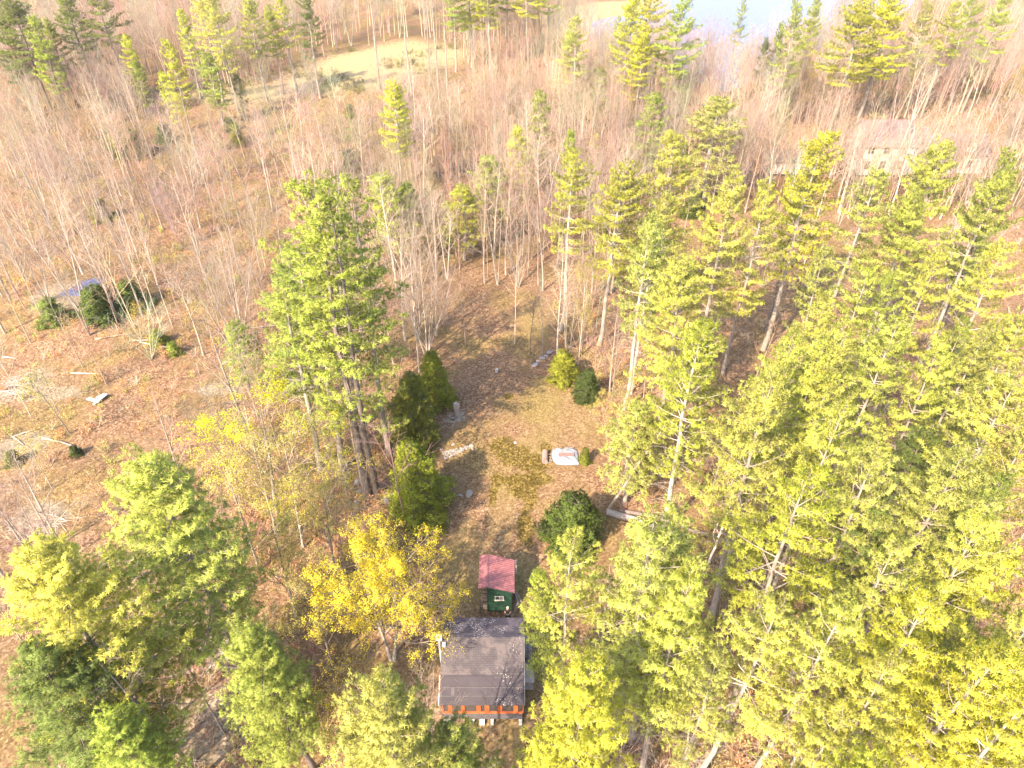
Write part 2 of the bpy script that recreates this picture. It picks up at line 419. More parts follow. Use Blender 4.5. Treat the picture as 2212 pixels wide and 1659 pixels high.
def decid(seed, h, first=.35, ang=(.85, .75, .8, .8), ratio=(.36, .5, .5, .5), nch=(15, 7, 5, 3), stems=1, stem_ang=.0, rad=.0095, up=.06, twig=.0095, leaf=0, leafsz=.07, wob=.05, low=False):
    rng = np.random.default_rng(seed)
    tb, bb = TB(), TB(); LP, LD = [], []
    def grow(p, d, L, r, lev):
        n = 8 if lev == 0 else (5 if lev == 1 else 3)
        pts = [np.array(p)]; dd = np.array(d, float)
        for k in range(n - 1):
            dd = dd + rng.normal(0, wob * (1.6 if lev else .55), 3) + np.array([0, 0, up * (1 if lev else .3)])
            dd /= np.linalg.norm(dd); pts.append(pts[-1] + dd * L / (n - 1))
        pts = np.array(pts); fr = np.linspace(0, 1, n)
        r1 = twig if lev >= 2 else twig * 1.6
        rr = r * (1 - fr) ** .8 + r1 * (fr ** .5) * .8 if lev == 0 else r * (1 - fr) + r1 * fr * .7
        if lev == 0: rr[0] *= 1.3
        (tb if lev == 0 else bb).tube(pts, rr, 8 if lev == 0 else (5 if lev == 1 else 3))
        maxl = 3 if not low else 2
        if lev >= maxl + 0 or lev >= len(nch):
            LP.append(pts[-1]); LD.append(dd); LP.append(pts[1]); LD.append(dd)
            return
        nc = nch[lev]; f0 = first if lev == 0 else .22
        a0 = rng.uniform(0, 6.28)
        for k in range(nc):
            f = f0 + (1 - f0) * (k + rng.uniform(0, 1)) / nc
            i = f * (n - 1); j = min(int(i), n - 2)
            q = pts[j] + (pts[j + 1] - pts[j]) * (i - j); dloc = pts[j + 1] - pts[j]; dloc /= np.linalg.norm(dloc)
            a_, b_ = rot_between(dloc)
            th = a0 + k * 2.4 + rng.normal(0, .4); an = ang[lev] * rng.uniform(.6, 1.25)
            nd = dloc * math.cos(an) + (a_ * math.cos(th) + b_ * math.sin(th)) * math.sin(an)
            shape = (1.15 - .75 * (f - f0) / (1 - f0)) if lev == 0 else (1.1 - .6 * f)
            l2 = L * ratio[lev] * shape * rng.uniform(.6, 1.2)
            r2 = max(twig, np.interp(f, fr, rr) * .55)
            grow(q, nd, l2, r2, lev + 1)
    for s in range(stems):
        az = s * 6.283 / stems + rng.uniform(-.3, .3); an = stem_ang * rng.uniform(.5, 1.2)
        grow((math.cos(az) * .12 * (stems > 1), math.sin(az) * .12 * (stems > 1), -.1), (math.cos(az) * math.sin(an), math.sin(az) * math.sin(an), math.cos(an)), h * rng.uniform(.85, 1.0) if stems > 1 else h, rad * h / (stems ** .35), 0)
    out = dict(h=h, trunk=tb.mesh('trunk'), limbs=bb.mesh('branches'))
    if leaf:
        V, F_, Nn = blades(rng, np.array(LP) , np.array(LD), leaf, leafsz * 2.2, leafsz * .62, .95)
        V = V + np.repeat(rng.normal(0, .11, (len(V) // 4, 3)), 4, 0)
        out['crown'] = soft_mesh('leaves', V, F_, Nn)
    return out
def snag(seed, h):
    rng = np.random.default_rng(seed); tb, bb = TB(), TB()
    zs = np.linspace(0, h, 9); P = np.column_stack([np.cumsum(rng.normal(0, .07, (9, 2)), 0), zs])
    tb.tube(P, .012 * h * (1 - zs / h) ** .7 + .03, 8)
    z = h * .2
    while z < h * .98:
        for k in range(rng.integers(2, 5)):
            az = rng.uniform(0, 6.28); L = rng.uniform(.5, 2.0) * (1.15 - .8 * z / h)
            o = np.array([np.interp(z, zs, P[:, 0]), np.interp(z, zs, P[:, 1]), z]); fr = np.linspace(0, 1, 4)
            Q = o + np.column_stack([np.cos(az) * L * fr, np.sin(az) * L * fr, .1 * L * fr - .25 * L * fr ** 2])
            bb.tube(Q, .03 * (1 - fr) + .01, 4)
            if rng.random() < .6: bb.tube([Q[2], Q[2] + rng.normal(0, .25, 3)], [.012, .008], 3)
        z += rng.uniform(.3, .7)
    return dict(h=h, trunk=tb.mesh('trunk'), limbs=bb.mesh('branches'))

MK = dict(nb=18, ln=.24, wd=.016, step=.23, sec=.29, gaps=.24, whorl=1.35, nlim=(5, 8), fs=(.14, .28))
KIND = {
 'tall': [pine(11, 30, 11, 4.4, gaps=.36, whorl=1.45, nb=16), pine(12, 30, 9.5, 4.8, gaps=.4, whorl=1.5, nb=16), pine(13, 30, 10.5, 4.3, gaps=.36, whorl=1.4, nb=16)],
 'near': [pine(31, 24, 7, 4.6, nb=20, ln=.25, wd=.015, step=.22, sec=.28, gaps=.14, whorl=1.1, nlim=(5, 8), fs=(.1, .2)), pine(32, 23, 7, 4.3, nb=20, ln=.25, wd=.015, step=.22, sec=.28, gaps=.14, whorl=1.1, nlim=(5, 8), fs=(.1, .2))],
 'mid': [pine(21, 23, 10.5, 4.2, **MK), pine(22, 23, 9, 4.5, **MK), pine(23, 23, 12, 4.2, **MK), pine(24, 23, 9.5, 3.9, **MK), pine(25, 23, 13, 4.4, **MK)],
 'small': [pine(41, 12, 3, 2.5, whorl=.8), pine(42, 12, 2.5, 2.1, whorl=.8)],
 'hem': [pine(51, 9, .5, 3.0, pexp=.6, whorl=.4, nb=12, ln=.2, wd=.022, hemlock=True, sec=.17, gaps=.05, step=.16), pine(52, 9, .4, 3.3, pexp=.65, whorl=.4, nb=12, ln=.2, wd=.022, hemlock=True, sec=.17, gaps=.08, step=.16)],
 'round': [pine(58, 6.5, .3, 3.2, whorl=.34, nb=13, ln=.2, wd=.022, hemlock=True, sec=.16, gaps=.04, step=.16, pexp=.42)],
 'bush': [pine(53, 3.2, .1, 1.9, whorl=.28, nb=11, ln=.2, wd=.025, hemlock=True, sec=.18, gaps=.08, step=.17)],
 'bare': [decid(61, 18, .4), decid(62, 18, .32, ratio=(.34, .5, .5, .5)), decid(63, 18, .45, ang=(.75, .75, .8, .8)), decid(64, 18, .28, ratio=(.3, .5, .5, .5)), decid(65, 18, .38, ang=(.7, .7, .8, .8), ratio=(.42, .5, .5, .5))],
 'fork': [decid(71, 17, .32, ang=(.7, .75, .8, .8), stems=2, stem_ang=.2, nch=(10, 7, 5, 2)), decid(72, 17, .28, stems=3, stem_ang=.22, nch=(8, 6, 5, 2), ang=(.7, .7, .8, .8))],
 'fan': [decid(73, 16, .2, ang=(.6, .6, .7, .7), stems=6, stem_ang=.42, nch=(9, 7, 5, 2), up=.04, rad=.009, ratio=(.4, .5, .5, .5)), decid(74, 16, .25, ang=(.55, .6, .7, .7), stems=4, stem_ang=.33, nch=(10, 7, 5, 2), rad=.01)],
 'thin': [decid(81, 13, .3, nch=(17, 8, 5), rad=.006, ratio=(.36, .5, .5), low=True, twig=.009), decid(82, 13, .35, nch=(16, 8, 5), rad=.006, ratio=(.40, .5, .5), low=True, twig=.009), decid(83, 13, .4, nch=(16, 8, 5), rad=.006, ratio=(.34, .5, .5), low=True, twig=.009)],
 'bud': [decid(91, 11, .2, nch=(14, 6, 4, 3), rad=.008, ratio=(.42, .5, .5, .5), leaf=10, leafsz=.045, ang=(.75, .8, .8, .8)), decid(92, 11, .2, stems=3, stem_ang=.3, nch=(10, 5, 4, 3), rad=.008, ratio=(.42, .5, .5, .5), leaf=10, leafsz=.045)],
 'maple': [decid(95, 14, .14, ang=(1.0, .8, .8, .8), stems=2, stem_ang=.12, nch=(16, 10, 6, 3), rad=.013, ratio=(.5, .5, .5, .5), leaf=11, leafsz=.05, up=.03)],
 'lace': [decid(96, 14, .3, ang=(1.15, .8, .8, .8), nch=(14, 9, 7, 3), rad=.01, ratio=(.5, .5, .5, .5), leaf=7, leafsz=.052, up=.02)],
 'sapl': [decid(97, 6, .2, nch=(14, 7, 4), rad=.007, ratio=(.38, .5, .5), leaf=5, leafsz=.045, low=True, twig=.006), decid(98, 6, .15, stems=3, stem_ang=.3, nch=(9, 6, 4), rad=.006, ratio=(.38, .5, .5), leaf=5, leafsz=.045, low=True, twig=.006)],
 'pale': [decid(99, 9, .3, nch=(9, 6, 4), rad=.013, ratio=(.45, .5, .5), low=True, twig=.014, wob=.12, ang=(.6, .8, .8), up=.1)],
 'snag': [snag(101, 22), snag(102, 20)],
}
NAMES = {'tall': 'pine_tree', 'near': 'pine_tree', 'mid': 'pine_tree', 'small': 'pine_tree', 'hem': 'hemlock_tree', 'round': 'evergreen_bush', 'bush': 'evergreen_bush', 'bare': 'bare_tree', 'fork': 'bare_tree', 'fan': 'bare_tree', 'thin': 'bare_tree',
         'bud': 'budding_tree', 'maple': 'maple_tree', 'lace': 'budding_tree', 'sapl': 'sapling', 'pale': 'dead_tree', 'snag': 'dead_tree'}
CATS = {'pine_tree': 'pine tree', 'hemlock_tree': 'hemlock', 'evergreen_bush': 'bush', 'bare_tree': 'bare tree', 'budding_tree': 'budding tree', 'maple_tree': 'maple tree', 'sapling': 'sapling', 'dead_tree': 'dead tree'}
rnd = random.Random(5)
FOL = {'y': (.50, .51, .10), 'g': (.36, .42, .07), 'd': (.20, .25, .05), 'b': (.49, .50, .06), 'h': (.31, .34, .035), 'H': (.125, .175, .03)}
for v in KIND.values():
    for q in v:
        for key in ('trunk', 'limbs'):
            if key in q: q[key].materials.append(M_BARK)
        if 'crown' in q: q['crown'].materials.append(M_FOL if len(q['crown'].polygons) and q['crown'].name.startswith('crown') else M_LEAF)
def tree(kind, x, y, h, wide=1.0, fol=None, bark=None, label=None, group=None, lean=(0, 0), var=None):
    k = KIND[kind]; q = k[(rnd.randrange(len(k)) if var is None else var) % len(k)]
    nm = NAMES[kind]
    o = empty(nm, (x, y, g1(x, y) - .05), rnd.uniform(0, 6.28))
    s = h / q['h']; sw = s * wide
    o.scale = (sw, sw, s)
    if lean != (0, 0): o.rotation_euler = (lean[0], lean[1], 0)
    else: o.rotation_euler[0] = rnd.gauss(0, .015); o.rotation_euler[1] = rnd.gauss(0, .015)
    if bark is None: bark = (.30, .24, .2)
    vj = rnd.uniform(.88, 1.12)
    a = link('trunk', q['trunk'], o); a.color = (bark[0] * vj, bark[1] * vj, bark[2] * vj, 1)
    if 'limbs' in q:
        c = link('branches', q['limbs'], o); c.color = (a.color[0] * .96, a.color[1] * .87, a.color[2] * .82, 1)
    if 'crown' in q:
        f = FOL.get(fol, fol) if isinstance(fol, str) else (fol or FOL['y'])
        vj = rnd.uniform(.8, 1.16)
        e = link('crown', q['crown'], o); e.color = (f[0] * vj * rnd.uniform(.94, 1.06), f[1] * vj, f[2], 1)
    tag(o, label, CATS[nm], group)
    return o
PLACED = []          # (x, y, radius) keeps the scattered trees off the listed ones
ORD = ['leftmost', 'second from left', 'third from left', 'fourth from left', 'fifth from left', 'sixth from left', 'seventh from left', 'eighth from left', 'ninth from left', 'tenth from left', 'eleventh from left', 'twelfth from left']
def zone(title, group, rows):
    """rows: (mode, px, py, h, wide, kind, fol, bark[, label]); mode 'a' places by apex, 'b' by base. Labels count along the picture."""
    made = []
    for r in rows:
        mode, px, py, h, wd, kind, fol, bark = r[:8]
        x, y = pix(px, py, h if mode == 'a' else 0)
        ax = proj(x, y, h)[0]
        made.append((ax, tree(kind, x, y, h, wd, fol, bark, None, group), r[8] if len(r) > 8 else None))
        PLACED.append((x, y, {'bush': 1.2, 'sapl': 1.2, 'thin': 1.2}.get(kind, 2.2)))
    auto = sorted([m_ for m_ in made if m_[2] is None], key=lambda q: q[0])
    n = len(auto)
    for k, (_, o, _) in enumerate(auto):
        if n == 1: o['label'] = title
        else: o['label'] = (ORD[k] if k < n - 1 else 'rightmost') + (' of %s' % title if n > 2 or k == 0 else ' of %s' % title)
    for _, o, lb in made:
        if lb: o['label'] = lb
# ------------------------------------------------------------------ the trees one can pick out in the photograph
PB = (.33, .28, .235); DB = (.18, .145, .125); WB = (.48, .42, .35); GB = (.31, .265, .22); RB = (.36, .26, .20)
G = 'tall pines beside the clearing'
zone('the tall yellow-green pines left of the clearing', G, [
 ('b', 795, 1072, 30.5, 1.1, 'tall', 'g', DB, 'tall pine with dark trunk standing just behind the yellow-flowering maple'),
 ('b', 812, 1066, 29.5, .95, 'tall', 'g', DB, 'tall pine with thick grey trunk, second behind the yellow-flowering maple'),
 ('b', 842, 982, 28.5, .95, 'tall', 'g', GB, 'tall pine rising behind the three hemlocks left of the clearing'),
 ('b', 742, 1010, 24, 1.35, 'tall', 'g', GB, 'broad pine spreading leftward in the tall group left of the clearing'),
 ('b', 770, 930, 27, 1.0, 'tall', 'g', GB, 'slender pine farthest back in the tall group left of the clearing'),
 ('a', 600, 612, 21, 1.35, 'tall', 'g', GB, 'broad shorter pine forming the left shoulder of the tall pine group'),
 ('b', 541, 848, 9.5, 1.5, 'small', 'g', GB, 'small pine at the left foot of the tall pine group'),
 ('b', 690, 860, 18, 1.35, 'mid', 'g', GB, 'shorter pine tucked behind the left flank of the tall pine group'),
])
zone('large pines along the bottom edge left of the cabin', 'big foreground pines', [
 ('a', 70, 1185, 22, 1.1, 'near', 'y', PB, 'huge blurred pine filling the bottom left corner'),
 ('a', 345, 985, 23, 1.12, 'near', 'y', PB, 'very big bright pine standing left of the yellow-flowering maple'),
 ('a', 800, 1506, 24, .86, 'near', 'y', PB, 'bright pine top at the bottom edge, directly left of the cabin porch'),
 ('a', 975, 1592, 19, .8, 'near', 'g', PB, 'low pine top poking up at the bottom edge below the cabin porch'),
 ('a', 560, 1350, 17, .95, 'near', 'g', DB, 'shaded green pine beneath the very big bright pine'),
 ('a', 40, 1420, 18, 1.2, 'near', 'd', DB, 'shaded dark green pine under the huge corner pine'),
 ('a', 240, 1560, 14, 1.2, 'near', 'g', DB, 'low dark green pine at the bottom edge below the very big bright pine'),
])
zone('the bright pines between the cabin and the right bottom corner', 'pines right of the cabin', [
 ('a', 1248, 1166, 22, .72, 'mid', 'y', PB, 'pine with a blunt top overlapping the round dark green bush'),
 ('a', 1389, 1128, 24, 1.0, 'mid', 'y', PB, 'tallest pine with a white trunk top in front of the fallen trunk'),
 ('a', 1466, 1122, 23, .8, 'mid', 'y', PB, 'pine touching the right end of the fallen trunk'),
 ('a', 1200, 1240, 17, .62, 'mid', 'g', DB, 'pine reaching its low branches toward the right side of the cabin'),
 ('a', 1487, 1252, 22, .8, 'mid', 'y', PB, 'pine right below the pale-limbed dead tree'),
 ('a', 1553, 1424, 19, 0.65, 'mid', 'y', PB, 'narrow pine midway between the cabin and the right edge, near the bottom'),
 ('a', 1640, 1303, 22, 0.82, 'mid', 'y', PB, 'full bright pine just right of the broken white snag'),
 ('a', 1250, 1448, 22, .8, 'near', 'b', PB, 'vivid yellow-green pine with two horned tops just right of the porch'),
 ('a', 1190, 1610, 15, .9, 'near', 'b', PB, 'low bright pine at the bottom edge right of the porch'),
])
zone('the pines in the right bottom corner', 'dense pines on the right', [
 ('a', 1804, 1307, 22, 0.82, 'mid', 'y', PB), ('a', 2027, 1310, 22, 0.86, 'mid', 'b', PB),
 ('a', 1925, 1444, 21, 0.73, 'mid', 'y', PB), ('a', 2145, 1418, 23, 0.90, 'mid', 'b', PB),
 ('a', 1811, 1520, 18, 0.86, 'mid', 'y', PB), ('a', 1933, 1630, 20, 0.69, 'mid', 'b', PB),
  ('a', 2190, 1590, 17, 0.86, 'mid', 'b', DB), ('a', 2215, 1330, 21, 0.86, 'mid', 'y', PB), ('a', 2225, 1480, 22, 0.86, 'mid', 'b', PB),
])
zone('the dense pines at the right edge, halfway down', 'dense pines on the right', [
 ('a', 1751, 1057, 24, 0.90, 'mid', 'b', PB), ('a', 1950, 1199, 23, 0.73, 'mid', 'y', PB),
 ('a', 2139, 1122, 23, 0.82, 'mid', 'y', PB), ('a', 2185, 1222, 20, 0.77, 'mid', 'b', PB),
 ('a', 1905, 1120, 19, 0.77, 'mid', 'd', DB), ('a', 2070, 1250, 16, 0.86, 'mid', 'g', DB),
])
zone('the bright pines just above the right edge corner wood', 'dense pines on the right', [
 ('a', 1929, 990, 23, 0.86, 'mid', 'y', PB), ('a', 2079, 985, 23, 0.86, 'mid', 'y', PB),
 ('a', 2180, 1040, 20, 0.69, 'mid', 'g', PB), ('a', 2215, 940, 21, 0.77, 'mid', 'y', PB), ('a', 2187, 838, 23, 0.86, 'mid', 'y', PB),
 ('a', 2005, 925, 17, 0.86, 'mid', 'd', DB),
])
zone('the packed pines right of the clearing, level with the hemlocks', 'dense pines on the right', [
 ('a', 1684, 833, 24, 0.93, 'mid', 'y', PB, 'wide pine with sweeping boughs in front of the tall standing dark trunks'),
 ('a', 1810, 893, 23, 0.77, 'mid', 'y', PB), ('a', 1705, 752, 23, 0.73, 'mid', 'y', PB),
 ('a', 1768, 735, 22, 0.77, 'mid', 'y', PB), ('a', 1851, 735, 23, 0.86, 'mid', 'y', PB),
 ('a', 1936, 692, 23, 0.73, 'mid', 'y', PB), ('a', 2030, 735, 22, 0.73, 'mid', 'y', PB),
 ('a', 2124, 724, 22, 0.69, 'mid', 'y', PB),
])
zone('the pines above the packed pines on the right', 'dense pines on the right', [
 ('a', 1789, 652, 21, 0.77, 'mid', 'y', PB), ('a', 1792, 547, 22, 0.69, 'mid', 'y', PB),
 ('a', 1873, 589, 22, 0.73, 'mid', 'y', PB), ('a', 1930, 592, 20, 0.60, 'mid', 'g', PB),
 ('a', 2012, 557, 22, 0.73, 'mid', 'y', PB), ('a', 2085, 706, 20, 0.60, 'mid', 'g', PB), ('a', 2205, 690, 21, 0.77, 'mid', 'y', PB),
 ('a', 2170, 545, 23, 0.90, 'mid', 'y', WB, 'wide pine with a stout white trunk cut by the right edge'),
])
zone('the tall pines in front of the far house', 'pines below the far house', [
 ('a', 1590, 388, 24, 0.95, 'mid', 'y', PB), ('a', 1655, 395, 23, 0.77, 'mid', 'y', PB),
 ('a', 1772, 290, 26, 0.95, 'mid', 'b', PB), ('a', 1890, 380, 23, 0.95, 'mid', 'y', PB),
 ('a', 2045, 318, 25, 0.90, 'mid', 'y', PB), ('a', 2165, 385, 23, 0.90, 'mid', 'y', PB),
 ('a', 2206, 330, 24, 0.69, 'mid', 'g', DB), ('a', 1985, 420, 21, 0.86, 'mid', 'y', PB), ('a', 1735, 400, 19, 0.77, 'mid', 'g', DB),
])
zone('the pines standing right of the clearing', 'pines right of the clearing', [
 ('b', 1348, 886, 22, .9, 'mid', 'y', WB, 'pine with a long bare white trunk at the right side of the clearing'),
 ('b', 1362, 850, 21, .7, 'mid', 'y', WB, 'thinner pine directly behind the long bare white trunk'),
 ('b', 1212, 712, 22.5, .98, 'mid', 'b', WB, 'pine with golden top and white trunk at the far end of the clearing'),
 ('b', 1295, 740, 23, .98, 'mid', 'b', WB, 'dark-topped golden pine right of the one at the clearing end'),
 ('a', 1440, 296, 24, 1.1, 'mid', 'y', PB, 'big pine behind and right of the two golden pines at the clearing end'),
 ('a', 1485, 556, 22, .98, 'mid', 'y', PB, 'wide pine level with the long bare white trunk, to its right'),
 ('b', 1424, 1168, 22.5, .9, 'mid', 'b', WB, 'pine with white trunk passing in front of the fallen trunk'),
 ('a', 1378, 878, 12, 1.2, 'small', 'y', PB, 'small drooping pine crown right of the white tarpaulin'),
 ('a', 1540, 690, 17, 0.86, 'mid', 'g', DB, 'shaded pine behind the pine with the white trunk'),
 ('a', 1440, 430, 19, .9, 'mid', 'y', PB, 'medium pine below the big pine behind the two golden pines'),
])
tree('mid', *pix(1311, 1106), 15, .7, 'y', GB, 'leaning pine whose trunk rises from beside the round dark bush', 'pines right of the clearing', lean=(.0, .34), var=1)
zone('the small pines dotted among bare trees beyond the clearing', 'scattered pines among bare trees', [
 ('a', 997, 408, 11, 1.6, 'small', 'b', PB, 'rounded small pine in the bare trees straight beyond the clearing'),
 ('a', 1055, 342, 13, 1.3, 'small', 'g', PB, 'small pine just up and right of the rounded small pine'),
 ('a', 829, 378, 14, 1.3, 'small', 'g', PB, 'small pine immediately right of the tall pine group top'),
 ('a', 880, 398, 12, 1.0, 'small', 'g', PB, 'small narrow pine second to the right of the tall pine group top'),
 ('a', 1115, 284, 12, 1.0, 'small', 'y', PB), ('a', 1160, 206, 15, 1.0, 'small', 'y', PB),
 ('a', 1140, 330, 10, .9, 'small', 'g', PB),
 ('a', 849, 185, 19, .9, 'mid', 'b', PB, 'spindly yellow-green pine beyond the top of the tall pine group'),
 ('a', 866, 225, 15, .8, 'mid', 'g', PB, 'lower pine clinging to the spindly yellow-green pine'),
 ('a', 755, 230, 9, .9, 'small', 'd', GB, 'dull green young pine left of the spindly yellow-green pine'),
 ('a', 1300, 142, 12, 1.3, 'small', 'y', PB, 'small pine below the water gap at the top'),
 ('a', 1412, 206, 14, 1.3, 'small', 'g', PB, 'dark young pine in the bare trees below the pond'),
 ('a', 1553, 228, 17, 1.5, 'small', 'y', PB, 'lone yellow pine in the bare trees left of the far house'),
 ('a', 1235, 285, 13, .7, 'small', 'g', PB), 
 ('a', 1290, 300, 9, .8, 'small', 'y', PB),
])
zone('the pines along the top edge by the marsh', 'pines along the top edge', [
 ('b', 985, 160, 22, 1., 'mid', 'g', GB), ('b', 1020, 150, 24, 1.2, 'mid', 'b', GB), ('b', 1060, 158, 24, 1.2, 'mid', 'b', GB),
 ('b', 1095, 148, 23, 1.1, 'mid', 'd', GB), ('b', 1140, 155, 22, 1.1, 'mid', 'b', GB), ('b', 1180, 146, 22, 1., 'mid', 'g', GB), ('b', 1040, 120, 24, 1.1, 'mid', 'd', GB), ('b', 1120, 118, 24, 1.1, 'mid', 'd', GB),
])
zone('the pines standing before the water at the top', 'pines by the pond', [
 ('a', 1250, 38, 22, .9, 'mid', 'y', GB), ('a', 1222, 75, 16, .9, 'mid', 'g', GB), ('a', 1360, 5, 24, 1.1, 'mid', 'b', GB), ('a', 1410, -15, 26, 1.2, 'mid', 'b', GB),
 ('a', 1470, 0, 25, 1.1, 'mid', 'g', GB), ('a', 1395, 60, 21, 1.1, 'mid', 'b', GB), ('a', 1322, 98, 11, .9, 'small', 'g', GB), ('a', 1335, 30, 17, .7, 'mid', 'y', GB),
])
zone('the pines along the right half of the top edge', 'pines by the pond', [
 ('a', 1605, 0, 20, .6, 'mid', 'g', GB), ('a', 1655, 85, 16, .55, 'mid', 'd', GB), ('a', 1685, 55, 18, .6, 'mid', 'd', GB), ('a', 1730, 8, 24, .8, 'mid', 'g', GB), ('a', 1772, 0, 22, .8, 'mid', 'g', GB),
 ('a', 1870, -12, 26, 1.3, 'mid', 'b', GB), ('a', 1935, -18, 26, 1.2, 'mid', 'b', GB), ('a', 2000, 8, 22, 1.0, 'mid', 'y', GB), ('a', 2072, 12, 22, 1.0, 'mid', 'b', GB, 'layered bright pine at the top, right above the far house'),
 ('a', 2112, -10, 22, 1.0, 'mid', 'g', GB), ('a', 2165, 10, 22, 1.1, 'mid', 'g', GB, 'dull pine in the top right corner'), 
])
zone('the pines in the top left corner', 'far pines at top left', [
 ('a', 18, -10, 24, 1.3, 'mid', 'd', DB), ('a', 60, 30, 22, .9, 'mid', 'g', DB), ('a', 100, 45, 18, .8, 'mid', 'g', DB),
 ('a', -8, 35, 20, 1.2, 'mid', 'H', DB), ('a', 130, -25, 24, 1.2, 'mid', 'd', DB), ('a', 205, -30, 24, 1.2, 'mid', 'd', DB),
])
zone('the pines rising from bare trees left of the marsh', 'far pines at top left', [
 ('a', 262, 72, 16, 1., 'mid', 'b', GB), ('a', 283, 125, 12, .8, 'small', 'g', GB), ('a', 384, 24, 19, .9, 'mid', 'b', GB), ('a', 360, 95, 20, .85, 'mid', 'b', GB),
 ('a', 352, 155, 12, .9, 'small', 'b', GB), ('a', 445, 118, 14, 1.1, 'small', 'g', GB), ('a', 508, 160, 9, 1., 'small', 'd', GB, 'short dark pine at the left tip of the marsh'),
])
zone('the pines along the top edge behind the marsh', 'far pines at top left', [
 ('a', 420, -30, 24, 1.1, 'mid', 'y', GB), ('a', 455, -20, 24, 1., 'mid', 'y', GB), ('a', 530, -15, 22, .9, 'mid', 'y', GB), ('a', 605, -5, 20, 1., 'mid', 'b', GB), ('a', 575, 5, 19, .8, 'mid', 'g', GB),
 ('a', 655, -20, 22, 1., 'mid', 'd', GB), ('b', 860, 40, 22, 1.1, 'mid', 'd', GB), ('b', 920, 60, 24, 1.1, 'mid', 'g', GB), ('b', 770, 20, 24, 1.1, 'mid', 'd', GB),
])
zone('the short dead conifers at the marsh edge', 'dead conifers by the marsh', [
 ('b', 822, 200, 24, .9, 'snag', None, GB, 'tall dead conifer standing in the marsh, left of the others'),
 ('b', 890, 215, 23, .9, 'snag', None, GB, 'dead conifer by the dark hollow at the marsh edge'),
 ('b', 950, 240, 24, .8, 'snag', None, GB), ('b', 968, 215, 21, .8, 'snag', None, GB), ('b', 1045, 120, 18, .9, 'snag', None, GB), ('b', 1165, 118, 17, .9, 'snag', None, GB), ('b', 930, 190, 20, .8, 'snag', None, GB),
])
# hemlocks and bushes
zone('hemlocks', 'hemlocks left of the clearing', [
 ('b', 942, 872, 6.8, 1.0, 'hem', 'h', DB, 'farthest of the three dense hemlocks on the left side of the clearing'),
 ('b', 900, 955, 8.6, 1.05, 'hem', 'h', DB, 'middle and darkest of the three hemlocks on the left side of the clearing'),
 ('b', 903, 1102, 8.2, 1.15, 'hem', 'h', DB, 'nearest feathery hemlock, directly behind the yellow-flowering maple'),
])
zone('evergreens', 'dark evergreens around the clearing', [
 ('b', 1234, 1182, 6.6, .95, 'round', 'H', DB, 'round dark green bush behind the red-roofed shed, to its right'),
 ('b', 1218, 826, 4.3, 1.5, 'hem', 'h', DB, 'dark evergreen at the right far corner of the clearing'),
 ('b', 1268, 862, 4.2, 1.3, 'hem', 'H', DB, 'narrow dark evergreen right of the small white box'),
 ('b', 1264, 1000, 1.8, .75, 'bush', 'h', DB, 'little green bush right beside the white tarpaulin'),
 ('b', 1490, 470, 4, 1, 'bush', 'H', DB, 'dark bush in shade behind the two golden pines'),
])
zone('the dark bushes in the left clearing', 'dark bushes in the left woodland', [
 ('b', 222, 688, 4.2, 1.3, 'bush', 'H', DB, 'dark round bush just below the puddle'), ('b', 285, 338, 4.6, 1.5, 'bush', 'H', DB, 'wide dark bush left of the clearing top'), ('b', 250, 322, 4.8, .9, 'bush', 'h', DB, 'pointed dark bush touching the wide dark bush'),
 ('b', 355, 302, 3.4, 1.2, 'bush', 'H', DB), ('b', 467, 222, 3.2, 1., 'bush', 'h', DB), ('b', 497, 282, 2.6, 1.3, 'bush', 'H', DB), ('b', 519, 318, 4.2, .8, 'bush', 'h', DB), ('b', 478, 328, 3.4, .7, 'bush', 'y', DB),
 ('b', 225, 474, 3.2, 1.2, 'bush', 'h', DB), ('b', 290, 660, 3.5, 1.3, 'bush', 'd', DB), ('b', 345, 735, 1.8, 1.4, 'bush', 'h', DB), ('b', 378, 760, 1.6, 1.2, 'bush', 'g', DB), ('b', 118, 690, 3.2, 1.2, 'bush', 'd', DB, 'pale dull bush left of the dark round bush'),
 ('b', 165, 978, 1.2, 1.2, 'bush', 'H', DB, 'tiny dark bush low on the left slope'), ('b', 770, 395, 5.0, 1.2, 'bush', 'd', DB, 'dull shrub just left of the tall pine group top'), ('b', 30, 1000, 1.5, 1.2, 'bush', 'd', DB, 'small olive bush at the left edge'),
])
